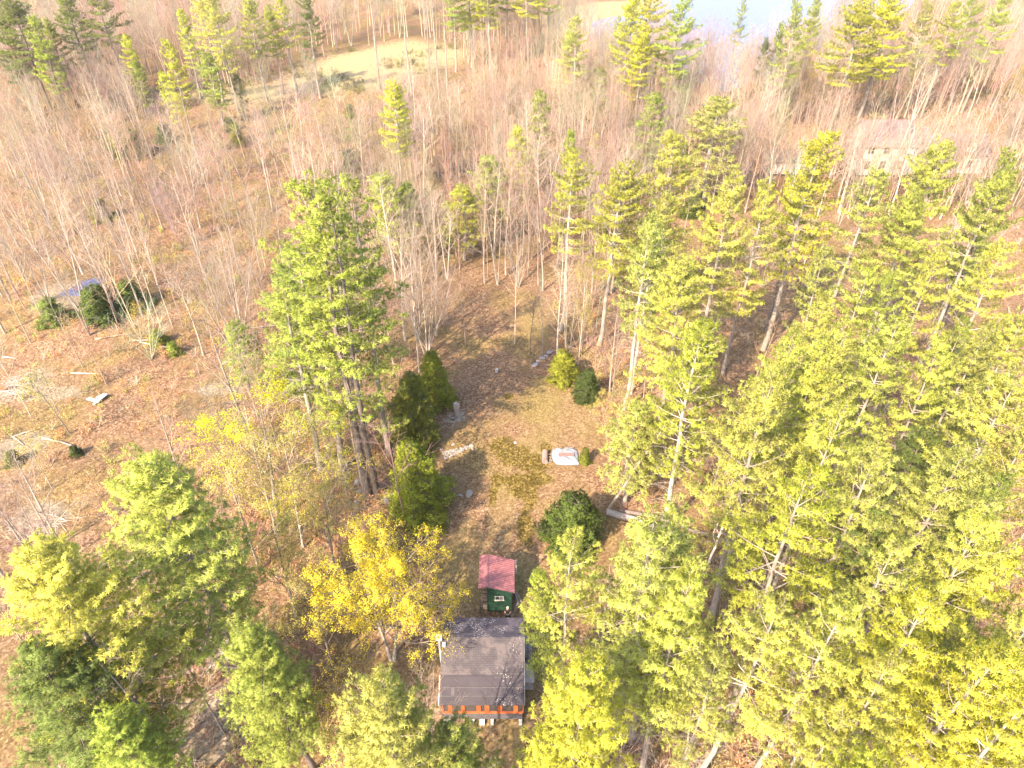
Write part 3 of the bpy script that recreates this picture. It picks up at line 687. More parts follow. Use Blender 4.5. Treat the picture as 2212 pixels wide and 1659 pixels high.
# leafing and budding trees
FOL.update(my=(.80, .66, .05), lm=(.66, .66, .02), ol=(.48, .43, .10), ob=(.56, .34, .11), rb=(.48, .28, .19), ye=(.60, .50, .14), go=(.60, .42, .06))
zone('x', 'trees coming into leaf', [
 ('b', 848, 1425, 13.5, 1.06, 'maple', 'my', GB, 'golden yellow-flowering maple beside the left wall of the cabin'),
 ('b', 600, 1120, 13, 1.4, 'lace', 'lm', GB, 'vivid lime-yellow leafing tree between the big bright pine and the tall pine group'),
 ('b', 655, 1180, 13, 1.1, 'bud', 'ol', WB, 'olive budding tree with a white trunk right of the vivid lime-yellow tree'),
 ('b', 725, 1240, 11, 1.2, 'bud', 'ol', GB, 'olive budding tree touching the left side of the yellow-flowering maple'),
 ('b', 640, 1330, 11, 1.2, 'bud', 'ol', GB, 'dull green budding tree in front of the big bright pine, right side'),
 ('b', 720, 1440, 11, 1.1, 'bud', 'ol', DB, 'shaded budding tree left of the yellow-flowering maple, low down'),
 ('b', 560, 1230, 12, 1.2, 'bud', 'ye', GB, 'pale yellow budding tree right beside the big bright pine'),
 ('b', 378, 945, 7.5, 1.1, 'sapl', 'ob', RB, 'orange-leaved sapling right of the crumpled metal sheet'),
 ('b', 345, 905, 5.5, 1.1, 'sapl', 'go', RB, 'golden sapling behind the orange-leaved sapling'),
 ('b', 228, 825, 8.5, 1.1, 'sapl', 'rb', RB, 'reddish sapling beyond the crumpled metal sheet'),
 ('b', 150, 935, 8, 1.2, 'sapl', 'ol', GB, 'spreading olive sapling left of the crumpled metal sheet'),
 ('b', 120, 880, 6.5, 1.3, 'sapl', 'ye', GB, 'pale yellow sapling behind the spreading olive sapling'),
 ('b', 250, 1150, 6.5, 1.2, 'sapl', 'ob', RB, 'orange sapling behind the left side of the big bright pine'),
 ('b', 325, 735, 6, 1.2, 'sapl', 'go', GB, 'golden sapling at the foot of the slim white trunks below the dark round bush'),
 ('b', 110, 1050, 6, 1.2, 'sapl', 'ol', GB, 'thin olive sapling at the left, below the spreading olive sapling'),
 ('b', 1320, 980, 8.5, .9, 'bud', 'ye', GB, 'yellow budding tree right of the white tarpaulin'),
 ('b', 1248, 805, 13, .55, 'bud', 'ye', WB, 'slender budding tree with white trunk between the two dark evergreens'),
 ('b', 1600, 1290, 9, 1.1, 'bud', 'go', GB, 'golden-brown budding tree behind the broken white snag'),
 ('b', 1000, 1160, 1.2, 1.1, 'sapl', 'ye', GB, 'tiny yellow shrub by the flat rock in the clearing'),
 ('b', 1230, 262, 10, 1.4, 'bud', (.62, .55, .2), WB, 'pale yellow hazy tree in the bare trees straight below the water gap'),
 ('b', 1385, 660, 8, 1., 'bud', 'ol', GB, 'olive budding tree under the golden pines'),
 ('b', 1710, 205, 11, 1.3, 'bud', 'go', GB, 'orange-gold tree below the right end of the pond'),
 ('b', 1725, 265, 10, 1.2, 'bud', 'go', GB, 'orange-gold tree in the bare trees left above the far house'),
 ('b', 1830, 350, 9, 1.2, 'bud', 'ob', GB, 'orange budding tree against the far house roof'),
 ('b', 1870, 340, 8, 1.2, 'bud', 'ye', GB, 'pale yellow budding tree against the left of the far house roof'),
 ('b', 2190, 270, 12, 1.3, 'bud', 'go', GB, 'golden tree at the right edge beyond the far house'),
 ('b', 2100, 150, 11, 1.3, 'bud', 'ob', GB, 'orange budding tree right below the layered bright pine'),
 ('b', 330, 480, 7, 1.3, 'sapl', 'ob', RB, 'orange budding sapling in the middle of the left woodland'),
 ('b', 700, 325, 8, 1.2, 'bud', 'ye', GB, 'pale yellow hazy tree left of the tall pine group top'),
 ('b', 1085, 440, 8, 1.2, 'bud', 'ol', GB, 'olive budding tree right of the rounded small pine'),
 ('b', 790, 1530, 4.5, 1.2, 'sapl', 'go', RB, 'brownish sapling under the maple near the bottom edge'),
])
# leafless trees one can single out
zone('x', 'leafless trees that stand out', [
 ('b', 517, 765, 15.5, 1.15, 'fan', None, PB, 'big many-stemmed bare tree fanning out left of the tall pine group'),
 ('b', 536, 735, 12.5, .8, 'fan', None, PB, 'second many-stemmed bare tree just behind the big fanning one'),
 ('b', 252, 682, 15, .8, 'bare', None, WB, 'slim white-trunked bare tree growing beside the dark round bush'),
 ('b', 180, 680, 16.5, .95, 'fork', None, WB, 'tall white bare tree rising between the pale dull bush and the puddle'),
 ('b', 330, 690, 15, .6, 'thin', None, WB, 'leftmost of two close slim white trunks right of the dark round bush'),
 ('b', 345, 700, 14.5, .6, 'thin', None, WB, 'rightmost of two close slim white trunks right of the dark round bush'),
 ('b', 368, 692, 14, .6, 'thin', None, WB, 'slim white bare tree right of the pair of close white trunks'),
 ('b', 393, 700, 12.5, .6, 'thin', None, PB, 'thin bare tree between the white trunks and the big fanning tree'),
 ('b', 105, 650, 12, 1., 'fan', None, GB, 'brown many-stemmed bare tree at the left edge near the puddle'),
 ('b', 62, 890, 13, .7, 'thin', None, WB, 'slim bare tree with a pale trunk at the left edge, level with the metal sheet'),
 ('b', 225, 480, 17, 1., 'fork', None, WB, 'big pale forked bare tree in the left woodland'),
 ('b', 322, 495, 9.5, .9, 'pale', None, DB, 'dark-based forked dead tree below the wide dark bush'),
 ('b', 246, 345, 18, 1.05, 'fork', None, WB, 'pale bushy-topped bare tree at the upper left'),
 ('b', 318, 330, 17, .9, 'fork', None, WB, 'pale bare tree right of the bushy-topped one at the upper left'),
 ('b', 478, 325, 15.5, .7, 'bare', None, WB, 'pale bare tree right of the pale bare pair at the upper left'),
 ('b', 647, 400, 17.5, .8, 'bare', None, WB, 'tall pale bare tree standing alone below the marsh tip'),
 ('b', 905, 800, 15.5, .65, 'bare', None, WB, 'straight pale trunk behind the farthest hemlock'),
 ('b', 922, 770, 14.5, .95, 'fan', None, WB, 'pale fanning bare tree just behind the farthest hemlock'),
 ('b', 1006, 748, 14.5, .55, 'thin', None, RB, 'brown-trunked bare tree at the far left end of the clearing'),
 ('b', 1112, 745, 13.5, .6, 'thin', None, WB, 'straight white bare tree in the middle of the clearing end'),
 ('b', 1145, 768, 9.5, .8, 'bare', None, DB, 'dark ivy-clad bare tree at the clearing end'),
 ('b', 1172, 770, 11, .6, 'thin', None, GB, 'slender bare tree between the ivy-clad tree and the dark evergreen'),
 ('b', 1256, 760, 14, .6, 'bare', None, PB, 'bare tree behind the dark evergreens at the clearing corner'),
 ('b', 1320, 880, 12, .6, 'thin', None, PB, 'thin bare tree left of the long bare white trunk'),
 ('b', 1532, 1215, 7.5, 1.15, 'pale', None, (.7, .6, .54), 'pale-limbed dead tree right of the fallen trunk'),
 ('b', 1612, 1190, 9, .7, 'pale', None, (.7, .6, .54), 'pale dead tree leaning behind the broken white snag'),
 ('b', 1625, 1330, 8.5, .6, 'pale', None, (.75, .65, .58), 'broken white snag in front of the bright full pine'),
 ('b', 1700, 1690, 7, 1.1, 'pale', None, (.7, .62, .56), 'tangled pale dead tree at the bottom edge'),
 ('b', 1772, 1660, 6, 1.0, 'pale', None, (.75, .68, .62), 'white dead branches at the bottom edge, right of the tangled one'),
 ('b', 1245, 415, 11, 1.2, 'fork', None, WB, 'pale forked bare tree right beyond the two golden pines'),
 ('b', 1062, 470, 12, 1., 'fork', None, WB, 'pale spreading bare tree beyond the rounded small pine'),
 ('b', 1120, 620, 11, 1.1, 'fan', None, PB, 'fanning bare tree above the middle of the clearing end'),
 ('b', 870, 320, 14, 1., 'fork', None, WB, 'white forked bare tree right of the spindly yellow-green pine'),
 ('b', 945, 300, 15, .9, 'bare', None, WB, 'white bare tree a little right of the spindly pine'),
 ('b', 1645, 620, 11, 1.1, 'fan', None, PB, 'bunched bare tree among the pines right of the wide level pine'),
 ('b', 2050, 620, 12, 1.2, 'fan', None, WB, 'bare many-stemmed tree left of the stout white pine trunk'),
 ('b', 2100, 860, 8, 1.2, 'fan', None, RB, 'reddish thicket tree in the gap by the right edge'),
 ('b', 1930, 262, 15, 1., 'fork', None, WB, 'white forking tree directly behind the far house, farther left'),
 ('b', 1968, 268, 14, 1., 'fork', None, WB, 'white forking tree directly behind the far house, farther right'),
 ('b', 2020, 330, 13, .9, 'fork', None, WB, 'pale bare tree in front of the far house roof join'),
 ('b', 1745, 340, 13, 1., 'fork', None, WB, 'white twin-limbed bare tree left of the far house'),
 ('b', 1795, 330, 13, 1., 'fork', None, WB, 'pale bare tree close to the left corner of the far house'),
])
# ------------------------------------------------------------------ the rest of the leafless wood
SPOTS = PLACED[:]
def inside(px, py, pg):
    c = False; n = len(pg)
    for i in range(n):
        (x1, y1), (x2, y2) = pg[i], pg[(i + 1) % n]
        if (y1 > py) != (y2 > py) and px < (x2 - x1) * (py - y1) / (y2 - y1) + x1: c = not c
    return c
YARD = [(930, 770), (1000, 650), (1120, 600), (1180, 700), (1200, 830), (1260, 900), (1330, 980), (1345, 1130), (1340, 1240), (1290, 1300), (1240, 1700), (800, 1700), (830, 1500), (700, 1480), (880, 1130), (860, 880)]
LEFTCLEAR = [(-300, 760), (130, 740), (330, 780), (480, 790), (600, 880), (420, 950), (330, 1200), (-300, 1200)]
HOUSEPX = [(1640, 300), (1880, 255), (2170, 270), (2190, 372), (1860, 362), (1640, 350)]
cell = {}
def near(x, y, r):
    ci, cj = int(x // 4), int(y // 4)
    for i in range(ci - 1, ci + 2):
        for j in range(cj - 1, cj + 2):
            for (a, b_) in cell.get((i, j), ()):
                if (a - x) ** 2 + (b_ - y) ** 2 < r * r: return True
    return False
for (a, b_, r_) in PLACED: cell.setdefault((int(a // 4), int(b_ // 4)), []).append((a, b_))
def wet(x, y):
    a = np.array([x]); c = np.array([y])
    return max(float(sdist(a, c, POND)[0]), float(sdist(a, c, PUDDLE)[0]), float(sdist(a, c, MARSH)[0]), float(sdist(a, c, SAND)[0])) > -1.0
def density(px, py):
    """chance of a tree, and its mix of kinds, by the part of the wood its foot stands in"""
    if inside(px, py, YARD) or inside(px, py, LEFTCLEAR): return 0.03 if inside(px, py, LEFTCLEAR) else 0, 'thin'
    if inside(px, py, HOUSEPX): return 0, 'thin'
    if py < 150: return .55, 'far'
    if px < 600:
        if 190 < py < 330 and px > 300: return .12, 'low'
        if py < 260: return .7, 'far'
        if py < 560: return .4 if px > 180 else .65, 'left'
        return .36 if px > 110 else .45, 'left'
    if px < 720 and py > 330: return .26, 'left'
    if py < 300 and px < 1020: return .35, 'low'
    if py < 300 and px < 1200: return .8, 'front'
    if py < 300: return .8, 'mid'
    if py < 560 and px < 1350: return .62, 'mid'
    if px < 900: return .3, 'mid'
    if px < 1330: return .42, 'mid'
    if py < 480: return .7, 'mid'
    return .26, 'under'
cand = []
rs = random.Random(77)
for _ in range(42000):
    y = 12 + 330 * math.sqrt(rs.random()); x = (rs.random() * 2 - 1) * (y * .86 + 30)
    px, py = proj(x, y)
    if not (-260 < px < 2470 and py < 1900): continue
    dn, kd = density(px, py)
    if rs.random() > dn: continue
    r = 1.5 if kd in ('mid', 'far', 'front') else 1.7
    if near(x, y, r) or wet(x, y): continue
    cell.setdefault((int(x // 4), int(y // 4)), []).append((x, y))
    cand.append((x, y, px, py, kd))
def looks(kd):
    q = rs.random()
    if kd == 'left': kind = 'thin' if q < .34 else ('bare' if q < .66 else ('sapl' if q < .78 else ('fork' if q < .92 else 'fan')))
    elif kd == 'under': kind = 'thin' if q < .55 else ('sapl' if q < .75 else 'bare')
    elif kd in ('thin', 'low'): kind = 'thin' if q < .7 else 'sapl'
    else: kind = 'bare' if q < .5 else ('thin' if q < .76 else ('fork' if q < .92 else 'fan'))
    h = {'thin': rs.uniform(8, 14), 'bare': rs.uniform(11, 16), 'fork': rs.uniform(10.5, 14.5), 'fan': rs.uniform(8, 12), 'sapl': rs.uniform(3, 6.5)}[kind]
    if kd == 'under': h *= .7
    if kd == 'low': h *= .75
    if kd == 'front': h = min(h, 11)
    bark = rs.choice([PB, WB, GB, RB, PB, WB, (.38, .29, .24), (.42, .33, .27)])
    fol = rs.choice(['ob', 'rb', 'ye', 'ol', 'ob', 'rb', 'go'])
    wd = rs.uniform(.75, 1.1)
    return kind, h, wd, fol, bark
cand = [c + looks(c[4]) for c in cand]
def seen_size(c): return c[6] * (.5 if c[5] in ('thin', 'sapl') else 1) / (c[1] * CP + 36 * SP) * (1 if 0 <= c[2] <= 2212 and c[3] < 1750 else .15)
cand.sort(key=seen_size, reverse=True)
def region(px, py):
    if py < 200: return 'far bare tree in the dense wood along the top edge, back of the marsh and pond' if px < 1300 else 'far bare tree in the wood below and beside the pond, upper right'
    if px < 620: return 'thin leafless tree scattered over the left half woodland, above the open slope' if py < 560 else 'thin leafless tree scattered at the left around the puddle and dark round bush'
    if px < 1330: return 'slim leafless tree crowded between the marsh and the row of pine tops' if py < 380 else 'slim leafless tree in the shaded stand just beyond the clearing'
    return 'slim leafless tree crowded behind and around the far house' if py < 480 else 'thin leafless understorey tree between the pines on the right'
def region_g(px, py): return region(px, py).replace('tree', 'trees', 1)
NIND = 232
for c in cand[:NIND]:
    x, y, px, py, kd, kind, h, wd, fol, bark = c
    if kind == 'sapl':
        side = 'left of the clearing' if px < 1106 else 'among the pines on the right'
        tree(kind, x, y, h, wd, fol, bark, 'small budding sapling with coloured buds %s' % side, 'budding saplings %s' % side)
    else: tree(kind, x, y, h, wd, fol, bark, region(px, py), region_g(px, py))
# the other trees of the wood, past the individuals: one mass
PROT = []
for o in list(COL.objects):
    if o.get('category') == 'bare tree' and len(PROT) < 200: PROT.append(o)
picked, seen_m = [], set()
for o in PROT:
    ch = sorted(o.children, key=lambda c: c.name)
    if ch[0].data.name in seen_m: continue
    seen_m.add(ch[0].data.name); kd_ = [k for k, v in KIND.items() if any(ch[-1].data in (q['trunk'], q.get('limbs')) for q in v)][0]
    picked.append((kd_, ch))
def wood(name, lst, label, cat):
    """one object: points, each carrying a copy of one of the leafless trees"""
    me = bpy.data.meshes.new(name); me.vertices.add(len(lst))
    rg = np.random.default_rng(4); co, rot, scl, ix, tone = [], [], [], [], []
    for (x, y, h, wd, col, kd_) in lst:
        opts = [i for i, p_ in enumerate(picked) if p_[0] == kd_] or list(range(len(picked)))
        i = opts[rg.integers(len(opts))]; h0 = KIND[picked[i][0]][0]['h']
        co.append((x, y, g1(x, y) - .05)); rot.append((rg.normal(0, .02), rg.normal(0, .02), rg.uniform(0, 6.28))); scl.append((h * wd / h0, h * wd / h0, h / h0)); ix.append(i); tone.append((*col, 1))
    me.vertices.foreach_set('co', np.array(co, np.float32).ravel())
    me.attributes.new('rot', 'FLOAT_VECTOR', 'POINT').data.foreach_set('vector', np.array(rot, np.float32).ravel())
    me.attributes.new('scl', 'FLOAT_VECTOR', 'POINT').data.foreach_set('vector', np.array(scl, np.float32).ravel())
    me.attributes.new('ix', 'INT', 'POINT').data.foreach_set('value', np.array(ix, np.int32))
    me.attributes.new('tone', 'FLOAT_COLOR', 'POINT').data.foreach_set('color', np.array(tone, np.float32).ravel())
    o = link(name, me, None, M_BARK)
    ng = bpy.data.node_groups.new('wood_copies', 'GeometryNodeTree')
    ng.interface.new_socket('Geometry', in_out='INPUT', socket_type='NodeSocketGeometry'); ng.interface.new_socket('Geometry', in_out='OUTPUT', socket_type='NodeSocketGeometry')
    gi = ng.nodes.new('NodeGroupInput'); go = ng.nodes.new('NodeGroupOutput'); jn = ng.nodes.new('GeometryNodeJoinGeometry')
    def att(nm, ty):
        n = ng.nodes.new('GeometryNodeInputNamedAttribute'); n.data_type = ty; n.inputs[0].default_value = nm; return n.outputs[0]
    aR, aS, aI = att('rot', 'FLOAT_VECTOR'), att('scl', 'FLOAT_VECTOR'), att('ix', 'INT')
    e2r = ng.nodes.new('FunctionNodeEulerToRotation'); ng.links.new(aR, e2r.inputs[0])
    for i, (_, ch) in enumerate(picked):
        if i not in ix: continue
        cmp_ = ng.nodes.new('FunctionNodeCompare'); cmp_.data_type = 'INT'; cmp_.operation = 'EQUAL'; ng.links.new(aI, cmp_.inputs[2]); cmp_.inputs[3].default_value = i
        for c in ch:
            oi = ng.nodes.new('GeometryNodeObjectInfo'); oi.inputs[0].default_value = c; oi.inputs['As Instance'].default_value = True
            ip = ng.nodes.new('GeometryNodeInstanceOnPoints')
            ng.links.new(gi.outputs[0], ip.inputs['Points']); ng.links.new(cmp_.outputs[0], ip.inputs['Selection']); ng.links.new(oi.outputs['Geometry'], ip.inputs['Instance'])
            ng.links.new(e2r.outputs[0], ip.inputs['Rotation']); ng.links.new(aS, ip.inputs['Scale']); ng.links.new(ip.outputs[0], jn.inputs[0])
    ng.links.new(jn.outputs[0], go.inputs[0])
    o.modifiers.new('copies', 'NODES').node_group = ng
    return tag(o, label, cat, kind='stuff')
def mass(name, lst, protos, label, cat, material, tint=None):
    Vs, Fs, Cs, n = [], [], [], 0
    rg = np.random.default_rng(9)
    for (x, y, h, wd, col) in lst:
        V, F = protos[rg.integers(len(protos))]
        a = rg.uniform(0, 6.28); c, s = math.cos(a), math.sin(a)
        W = np.column_stack([(V[:, 0] * c - V[:, 1] * s) * h * wd + x, (V[:, 0] * s + V[:, 1] * c) * h * wd + y, V[:, 2] * h + g1(x, y) - .05])
        Vs.append(W); Fs.append(F + n); n += len(W)
        Cs.append(np.tile(np.array([*col, 1.0]), (len(W), 1)))
    me = mesh_np(name, np.concatenate(Vs), np.concatenate(Fs), False)
    a = me.color_attributes.new('tone', 'FLOAT_COLOR', 'POINT'); a.data.foreach_set('color', np.concatenate(Cs).astype(np.float32).ravel())
    o = link(name, me, None, material)
    return tag(o, label, cat, kind='stuff')
m, t, b = mat('twigs_mass', (.4, .3, .25), .9, .1)
at = N(t, 'ShaderNodeAttribute', attribute_name='tone'); t.links.new(at.outputs['Color'], b.inputs['Base Color'])
M_MASS = m
rest = [(c[0], c[1], c[6], c[7], tuple(k * rs.uniform(.8, 1.15) * m_ for k, m_ in zip(c[9], (1.02, .95, .84))), c[5]) for c in cand[NIND:] if c[5] != 'sapl'][:1900]
print('CAND', len(cand), len(rest), [p_[0] for p_ in picked], sum(len(q['crown'].polygons) for v in KIND.values() for q in v if 'crown' in q))
wood('distant_woodland', rest, 'mass of pinkish leafless trees filling the far woodland', 'woodland')
# ------------------------------------------------------------------ brush and undergrowth
def tuft(seed, n, leafy):
    rg = np.random.default_rng(seed)
    L = rg.uniform(.4, 1, n); az = rg.uniform(0, 6.28, n); an = rg.uniform(.05, .9, n)
    D = np.column_stack([np.cos(az) * np.sin(an), np.sin(az) * np.sin(an), np.cos(an)])
    P0 = rg.normal(0, .09, (n, 3)) * [1, 1, 0]
    Vs, Fs = [], []
    k = 0
    for i in range(n):
        s = np.cross(D[i], rg.normal(0, 1, 3)); s /= np.linalg.norm(s); w = .009
        a = P0[i]; e = a + D[i] * L[i]
        Vs += [a - s * w, a + s * w, e + s * w * .5, e - s * w * .5]; Fs.append([k, k + 1, k + 2, k + 3]); k += 4
        for q in range(3):
            o = a + D[i] * L[i] * rg.uniform(.4, .95); d2 = D[i] + rg.normal(0, .6, 3); d2 /= np.linalg.norm(d2); e = o + d2 * L[i] * .35
            Vs += [o - s * w * .7, o + s * w * .7, e + s * w * .4, e - s * w * .4]; Fs.append([k, k + 1, k + 2, k + 3]); k += 4
            if leafy:
                for z in range(leafy):
                    c_ = o + (e - o) * rg.uniform(.3, 1.1) + rg.normal(0, .03, 3); u = rg.normal(0, 1, 3); u /= np.linalg.norm(u); v_ = np.cross(u, rg.normal(0, 1, 3)); v_ /= np.linalg.norm(v_)
                    Vs += [c_ - u * .045, c_ - v_ * .03, c_ + u * .045, c_ + v_ * .03]; Fs.append([k, k + 1, k + 2, k + 3]); k += 4
    return np.array(Vs), np.array(Fs)
TU = [tuft(300 + k, 12, 0) for k in range(3)]; TL = [tuft(310 + k, 10, 2) for k in range(3)]
def scatter(n, test, hs, cols, seed):
    r_ = random.Random(seed); out = []; tries = 0
    while len(out) < n and tries < n * 30:
        tries += 1
        y = 16 + 170 * r_.random() ** 1.6; x = (r_.random() * 2 - 1) * (y * .8 + 14); px, py = proj(x, y)
        if not (-50 < px < 2260 and -50 < py < 1700) or not test(px, py, r_): continue
        if -5.6 < x < 1.6 and 24.6 < y < 32 or -2.6 < x < .6 and 33.5 < y < 37: continue
        if wet(x, y) and r_.random() < .9: continue
        c = r_.choice(cols); out.append((x, y, r_.uniform(*hs), 1.1, tuple(k * r_.uniform(.8, 1.2) for k in c)))
    return out
b1 = scatter(5500, lambda px, py, r_: not inside(px, py, YARD) and (px < 900 or px > 1230) and (not inside(px, py, LEFTCLEAR) or r_.random() < .5), (.5, 1.9), [(.42, .28, .18), (.36, .22, .15), (.48, .36, .26), (.3, .2, .14)], 1)
mass('undergrowth', b1, TU, 'brown leafless brush covering the woodland floor', 'undergrowth', M_MASS)
b2 = scatter(2200, lambda px, py, r_: not inside(px, py, YARD) and ((px < 700 and py < 1000 and (not inside(px, py, LEFTCLEAR) or r_.random() < .6)) or (500 < px < 860 and py > 900) or (px > 1500 and py > 1100) or (1150 < px < 1400 and 650 < py < 1000)), (.5, 1.6), [(.5, .32, .12), (.42, .34, .1), (.34, .34, .08), (.55, .3, .14)], 2)
mass('budding_brush', b2, TL, 'low budding brush in orange and olive tones', 'undergrowth', M_MASS)
b3 = scatter(260, lambda px, py, r_: inside(px, py, [(1180, 780), (1230, 830), (1250, 930), (1180, 940), (1150, 880)]) or inside(px, py, [(1040, 1480), (1170, 1440), (1170, 1659), (960, 1659)]) , (.15, .45), [(.16, .24, .04), (.25, .27, .06)], 3)
mass('low_weeds', b3, TL, 'low green weeds on the right of the clearing and below the cabin', 'weeds', M_MASS)
# mossy hummocks and dark tufts in the marsh
b4 = scatter(0, lambda *a: True, (.1, .2), [(.1, .1, .1)], 4)
r_ = random.Random(8)
for _ in range(1500):
    px = r_.uniform(400, 1070); py = r_.uniform(100, 235); x, y = pix(px, py)
    if float(sdist(np.array([x]), np.array([y]), MARSH)[0]) > -3 and math.sin(x * .22 + 2 * math.sin(y * .13)) > .25: b4.append((x, y, r_.uniform(.6, 2.0), 1.5, r_.choice([(.09, .08, .045), (.14, .13, .05), (.22, .2, .06)])))
mass('marsh_tussocks', b4, TL, 'dark tussocks dotted over the straw-coloured marsh', 'tussocks', M_MASS)

# ------------------------------------------------------------------ cabin
def shingle_mat(name, c1, c2, course=.14, spots=.0, stain=None, bw=.32, xs=None):
    m, t, b = mat(name, c1, .9, .15)
    p = opos(t); sx = N(t, 'ShaderNodeSeparateXYZ'); t.links.new(p, sx.inputs[0])
    br = N(t, 'ShaderNodeTexBrick'); br.offset = .5
    cb = N(t, 'ShaderNodeCombineXYZ'); t.links.new(sx.outputs['X'], cb.inputs[0]); t.links.new(sx.outputs['Y'], cb.inputs[1])
    t.links.new(cb.outputs[0], br.inputs['Vector'])
    br.inputs['Scale'].default_value = 1.0; br.inputs['Brick Width'].default_value = bw; br.inputs['Row Height'].default_value = course
    br.inputs['Mortar Size'].default_value = .009; br.inputs['Color1'].default_value = (*c1, 1); br.inputs['Color2'].default_value = (*c2, 1)
    br.inputs['Mortar'].default_value = (*[k * .45 for k in c1], 1)
    f = noise(t, .8, 5, .65, vec=p); g_ = noise(t, 14, 3, .7, vec=p)
    c = mix(t, mapr(t, f, .3, .7, 0, .5), br.outputs['Color'], tuple(k * .55 for k in c1))
    if stain: c = mix(t, mapr(t, noise(t, 1.1, 5, .7, vec=p), .45, .62, 0, .75), c, stain)
    if spots:
        v = N(t, 'ShaderNodeTexVoronoi'); v.inputs['Scale'].default_value = 9; t.links.new(p, v.inputs['Vector'])
        k = mth(t, 'MULTIPLY', mapr(t, v.outputs['Distance'], .34, .18), mapr(t, noise(t, .9, 3, vec=p), .48, .6))
        if xs: k = mth(t, 'MULTIPLY', k, mapr(t, mth(t, 'ADD', sx.outputs['X'], mth(t, 'MULTIPLY', sx.outputs['Y'], -.5)), xs[0], xs[1]))
        vs_ = N(t, 'ShaderNodeSeparateColor'); t.links.new(v.outputs['Color'], vs_.inputs[0])
        k = mth(t, 'MULTIPLY', k, mapr(t, vs_.outputs[0], 1 - spots - .05, 1 - spots))
        c = mix(t, k, c, (.62, .56, .54))
    t.links.new(c, b.inputs['Base Color']); bump(t, b, mth(t, 'ADD', br.outputs['Fac'], g_), .35, .02)
    return m
M_SH = shingle_mat('weathered_shingle', (.088, .075, .082), (.078, .067, .074), spots=.3, stain=(.13, .108, .108), xs=(-15.5, -13.2))
M_SHB = shingle_mat('lichen_shingle', (.085, .075, .095), (.065, .057, .078), spots=.95, stain=(.15, .125, .14))
M_ROLL = shingle_mat('rolled_roofing', (.07, .06, .068), (.066, .056, .064), course=.62, spots=.6, bw=30, xs=(-15.5, -12.8))
M_SID = speckle_mat('dark_siding', (.07, .06, .065), (.11, .095, .10), 2)
M_ORG = speckle_mat('orange_wood', (.34, .065, .018), (.44, .12, .035), 2, .6)
M_WHITE = speckle_mat('white_paint', (.5, .47, .43), (.62, .59, .55), 2, .6)
M_CONC = speckle_mat('concrete_block', (.5, .46, .42), (.66, .62, .56), 4)
M_STONE = speckle_mat('grey_fieldstone', (.17, .155, .165), (.33, .30, .30), 4, .9)
M_STONEW = speckle_mat('pale_fieldstone', (.18, .155, .14), (.36, .32, .29), 5, .9)
m, t, b = mat('screen_glass', (.05, .045, .045), .12, .6); M_GLASS = m
cab = empty('cabin', (0, 0, 0)); tag(cab, 'small dark cabin with weathered shingle roof and orange-framed porch windows', 'cabin')
XL, XR = -4.82, .72; YF, YB = 25.08, 31.05; ZR = 4.2; YR = 29.05
def zf(y): return ZR - (YR - y) * (ZR - 2.52) / (YR - 24.95)          # front slope
def zb(y): return ZR - (y - YR) * (ZR - 3.05) / (31.45 - YR)
q = MB()
q.box(((XL + XR) / 2, YF + .05, .72), (XR - XL, .1, .84))               # sill wall below the porch windows
q.prism([(YF + .12, .3), (YB, .3), (YB, zb(YB) - .16), (YR, ZR - .16), (YF + .12, zf(YF) - .16)], XL, XL + .1, 'x')
q.prism([(YF + .12, .3), (YB, .3), (YB, zb(YB) - .16), (YR, ZR - .16), (YF + .12, zf(YF) - .16)], XR - .1, XR, 'x')
q.box(((XL + XR) / 2, YB - .06, 1.75), (XR - XL - .2, .1, 2.9))
q.build('wall', M_SID, cab)
q = MB(); q.box(((XL + XR) / 2, (YF + YB) / 2, .34), (XR - XL - .22, YB - YF - .3, .08)); q.build('floor', M_SID, cab)
xl, xr = -5.03, .84
YS = 26.75
q = MB(); q.prism([(YS - .02, zf(YS)), (YR, ZR), (YR, ZR - .12), (YS - .02, zf(YS) - .12)], xl, xr, 'x'); q.build('front_roof', M_SH, cab)
q = MB(); q.prism([(YR + .001, ZR + .012), (31.45, 3.06), (31.45, 2.95), (YR + .001, ZR - .11)], xl + .02, xr + .02, 'x'); q.build('back_roof', M_SHB, cab)
q = MB(); q.prism([(24.95, 2.52), (YS - .022, zf(YS) - .012), (YS - .022, zf(YS) - .12), (24.95, 2.42)], xl + .05, xr - .03, 'x'); q.build('porch_roof', M_ROLL, cab)
q = MB()                                                                    # laps of the rolled roofing
for yy in (25.45, 25.98): 
    q.box(((xl + xr) / 2, yy, zf(yy) + .004), (xr - xl - .12, .05, .012), tilt=(math.atan2(1.72, 4.13), 0))
q.box((-4.1, 25.72, zf(25.72) + .008), (.22, .5, .012), tilt=(math.atan2(1.72, 4.13), 0))
q.build('roof_patch', M_SID, cab)
q = MB()
q.prism([(24.93, 2.56), (26.7, zf(26.7) + .03), (26.7, zf(26.7) - .1), (24.93, 2.4)], xl - .05, xl - .003, 'x'); q.build('fascia', M_WHITE, cab)
q = MB()
q.prism([(24.93, 2.54), (YR, ZR + .02), (31.44, 3.06), (31.44, 2.96), (YR, ZR - .1), (24.93, 2.42)], xr + .022, xr + .05, 'x'); q.build('fascia', M_STONE, cab)
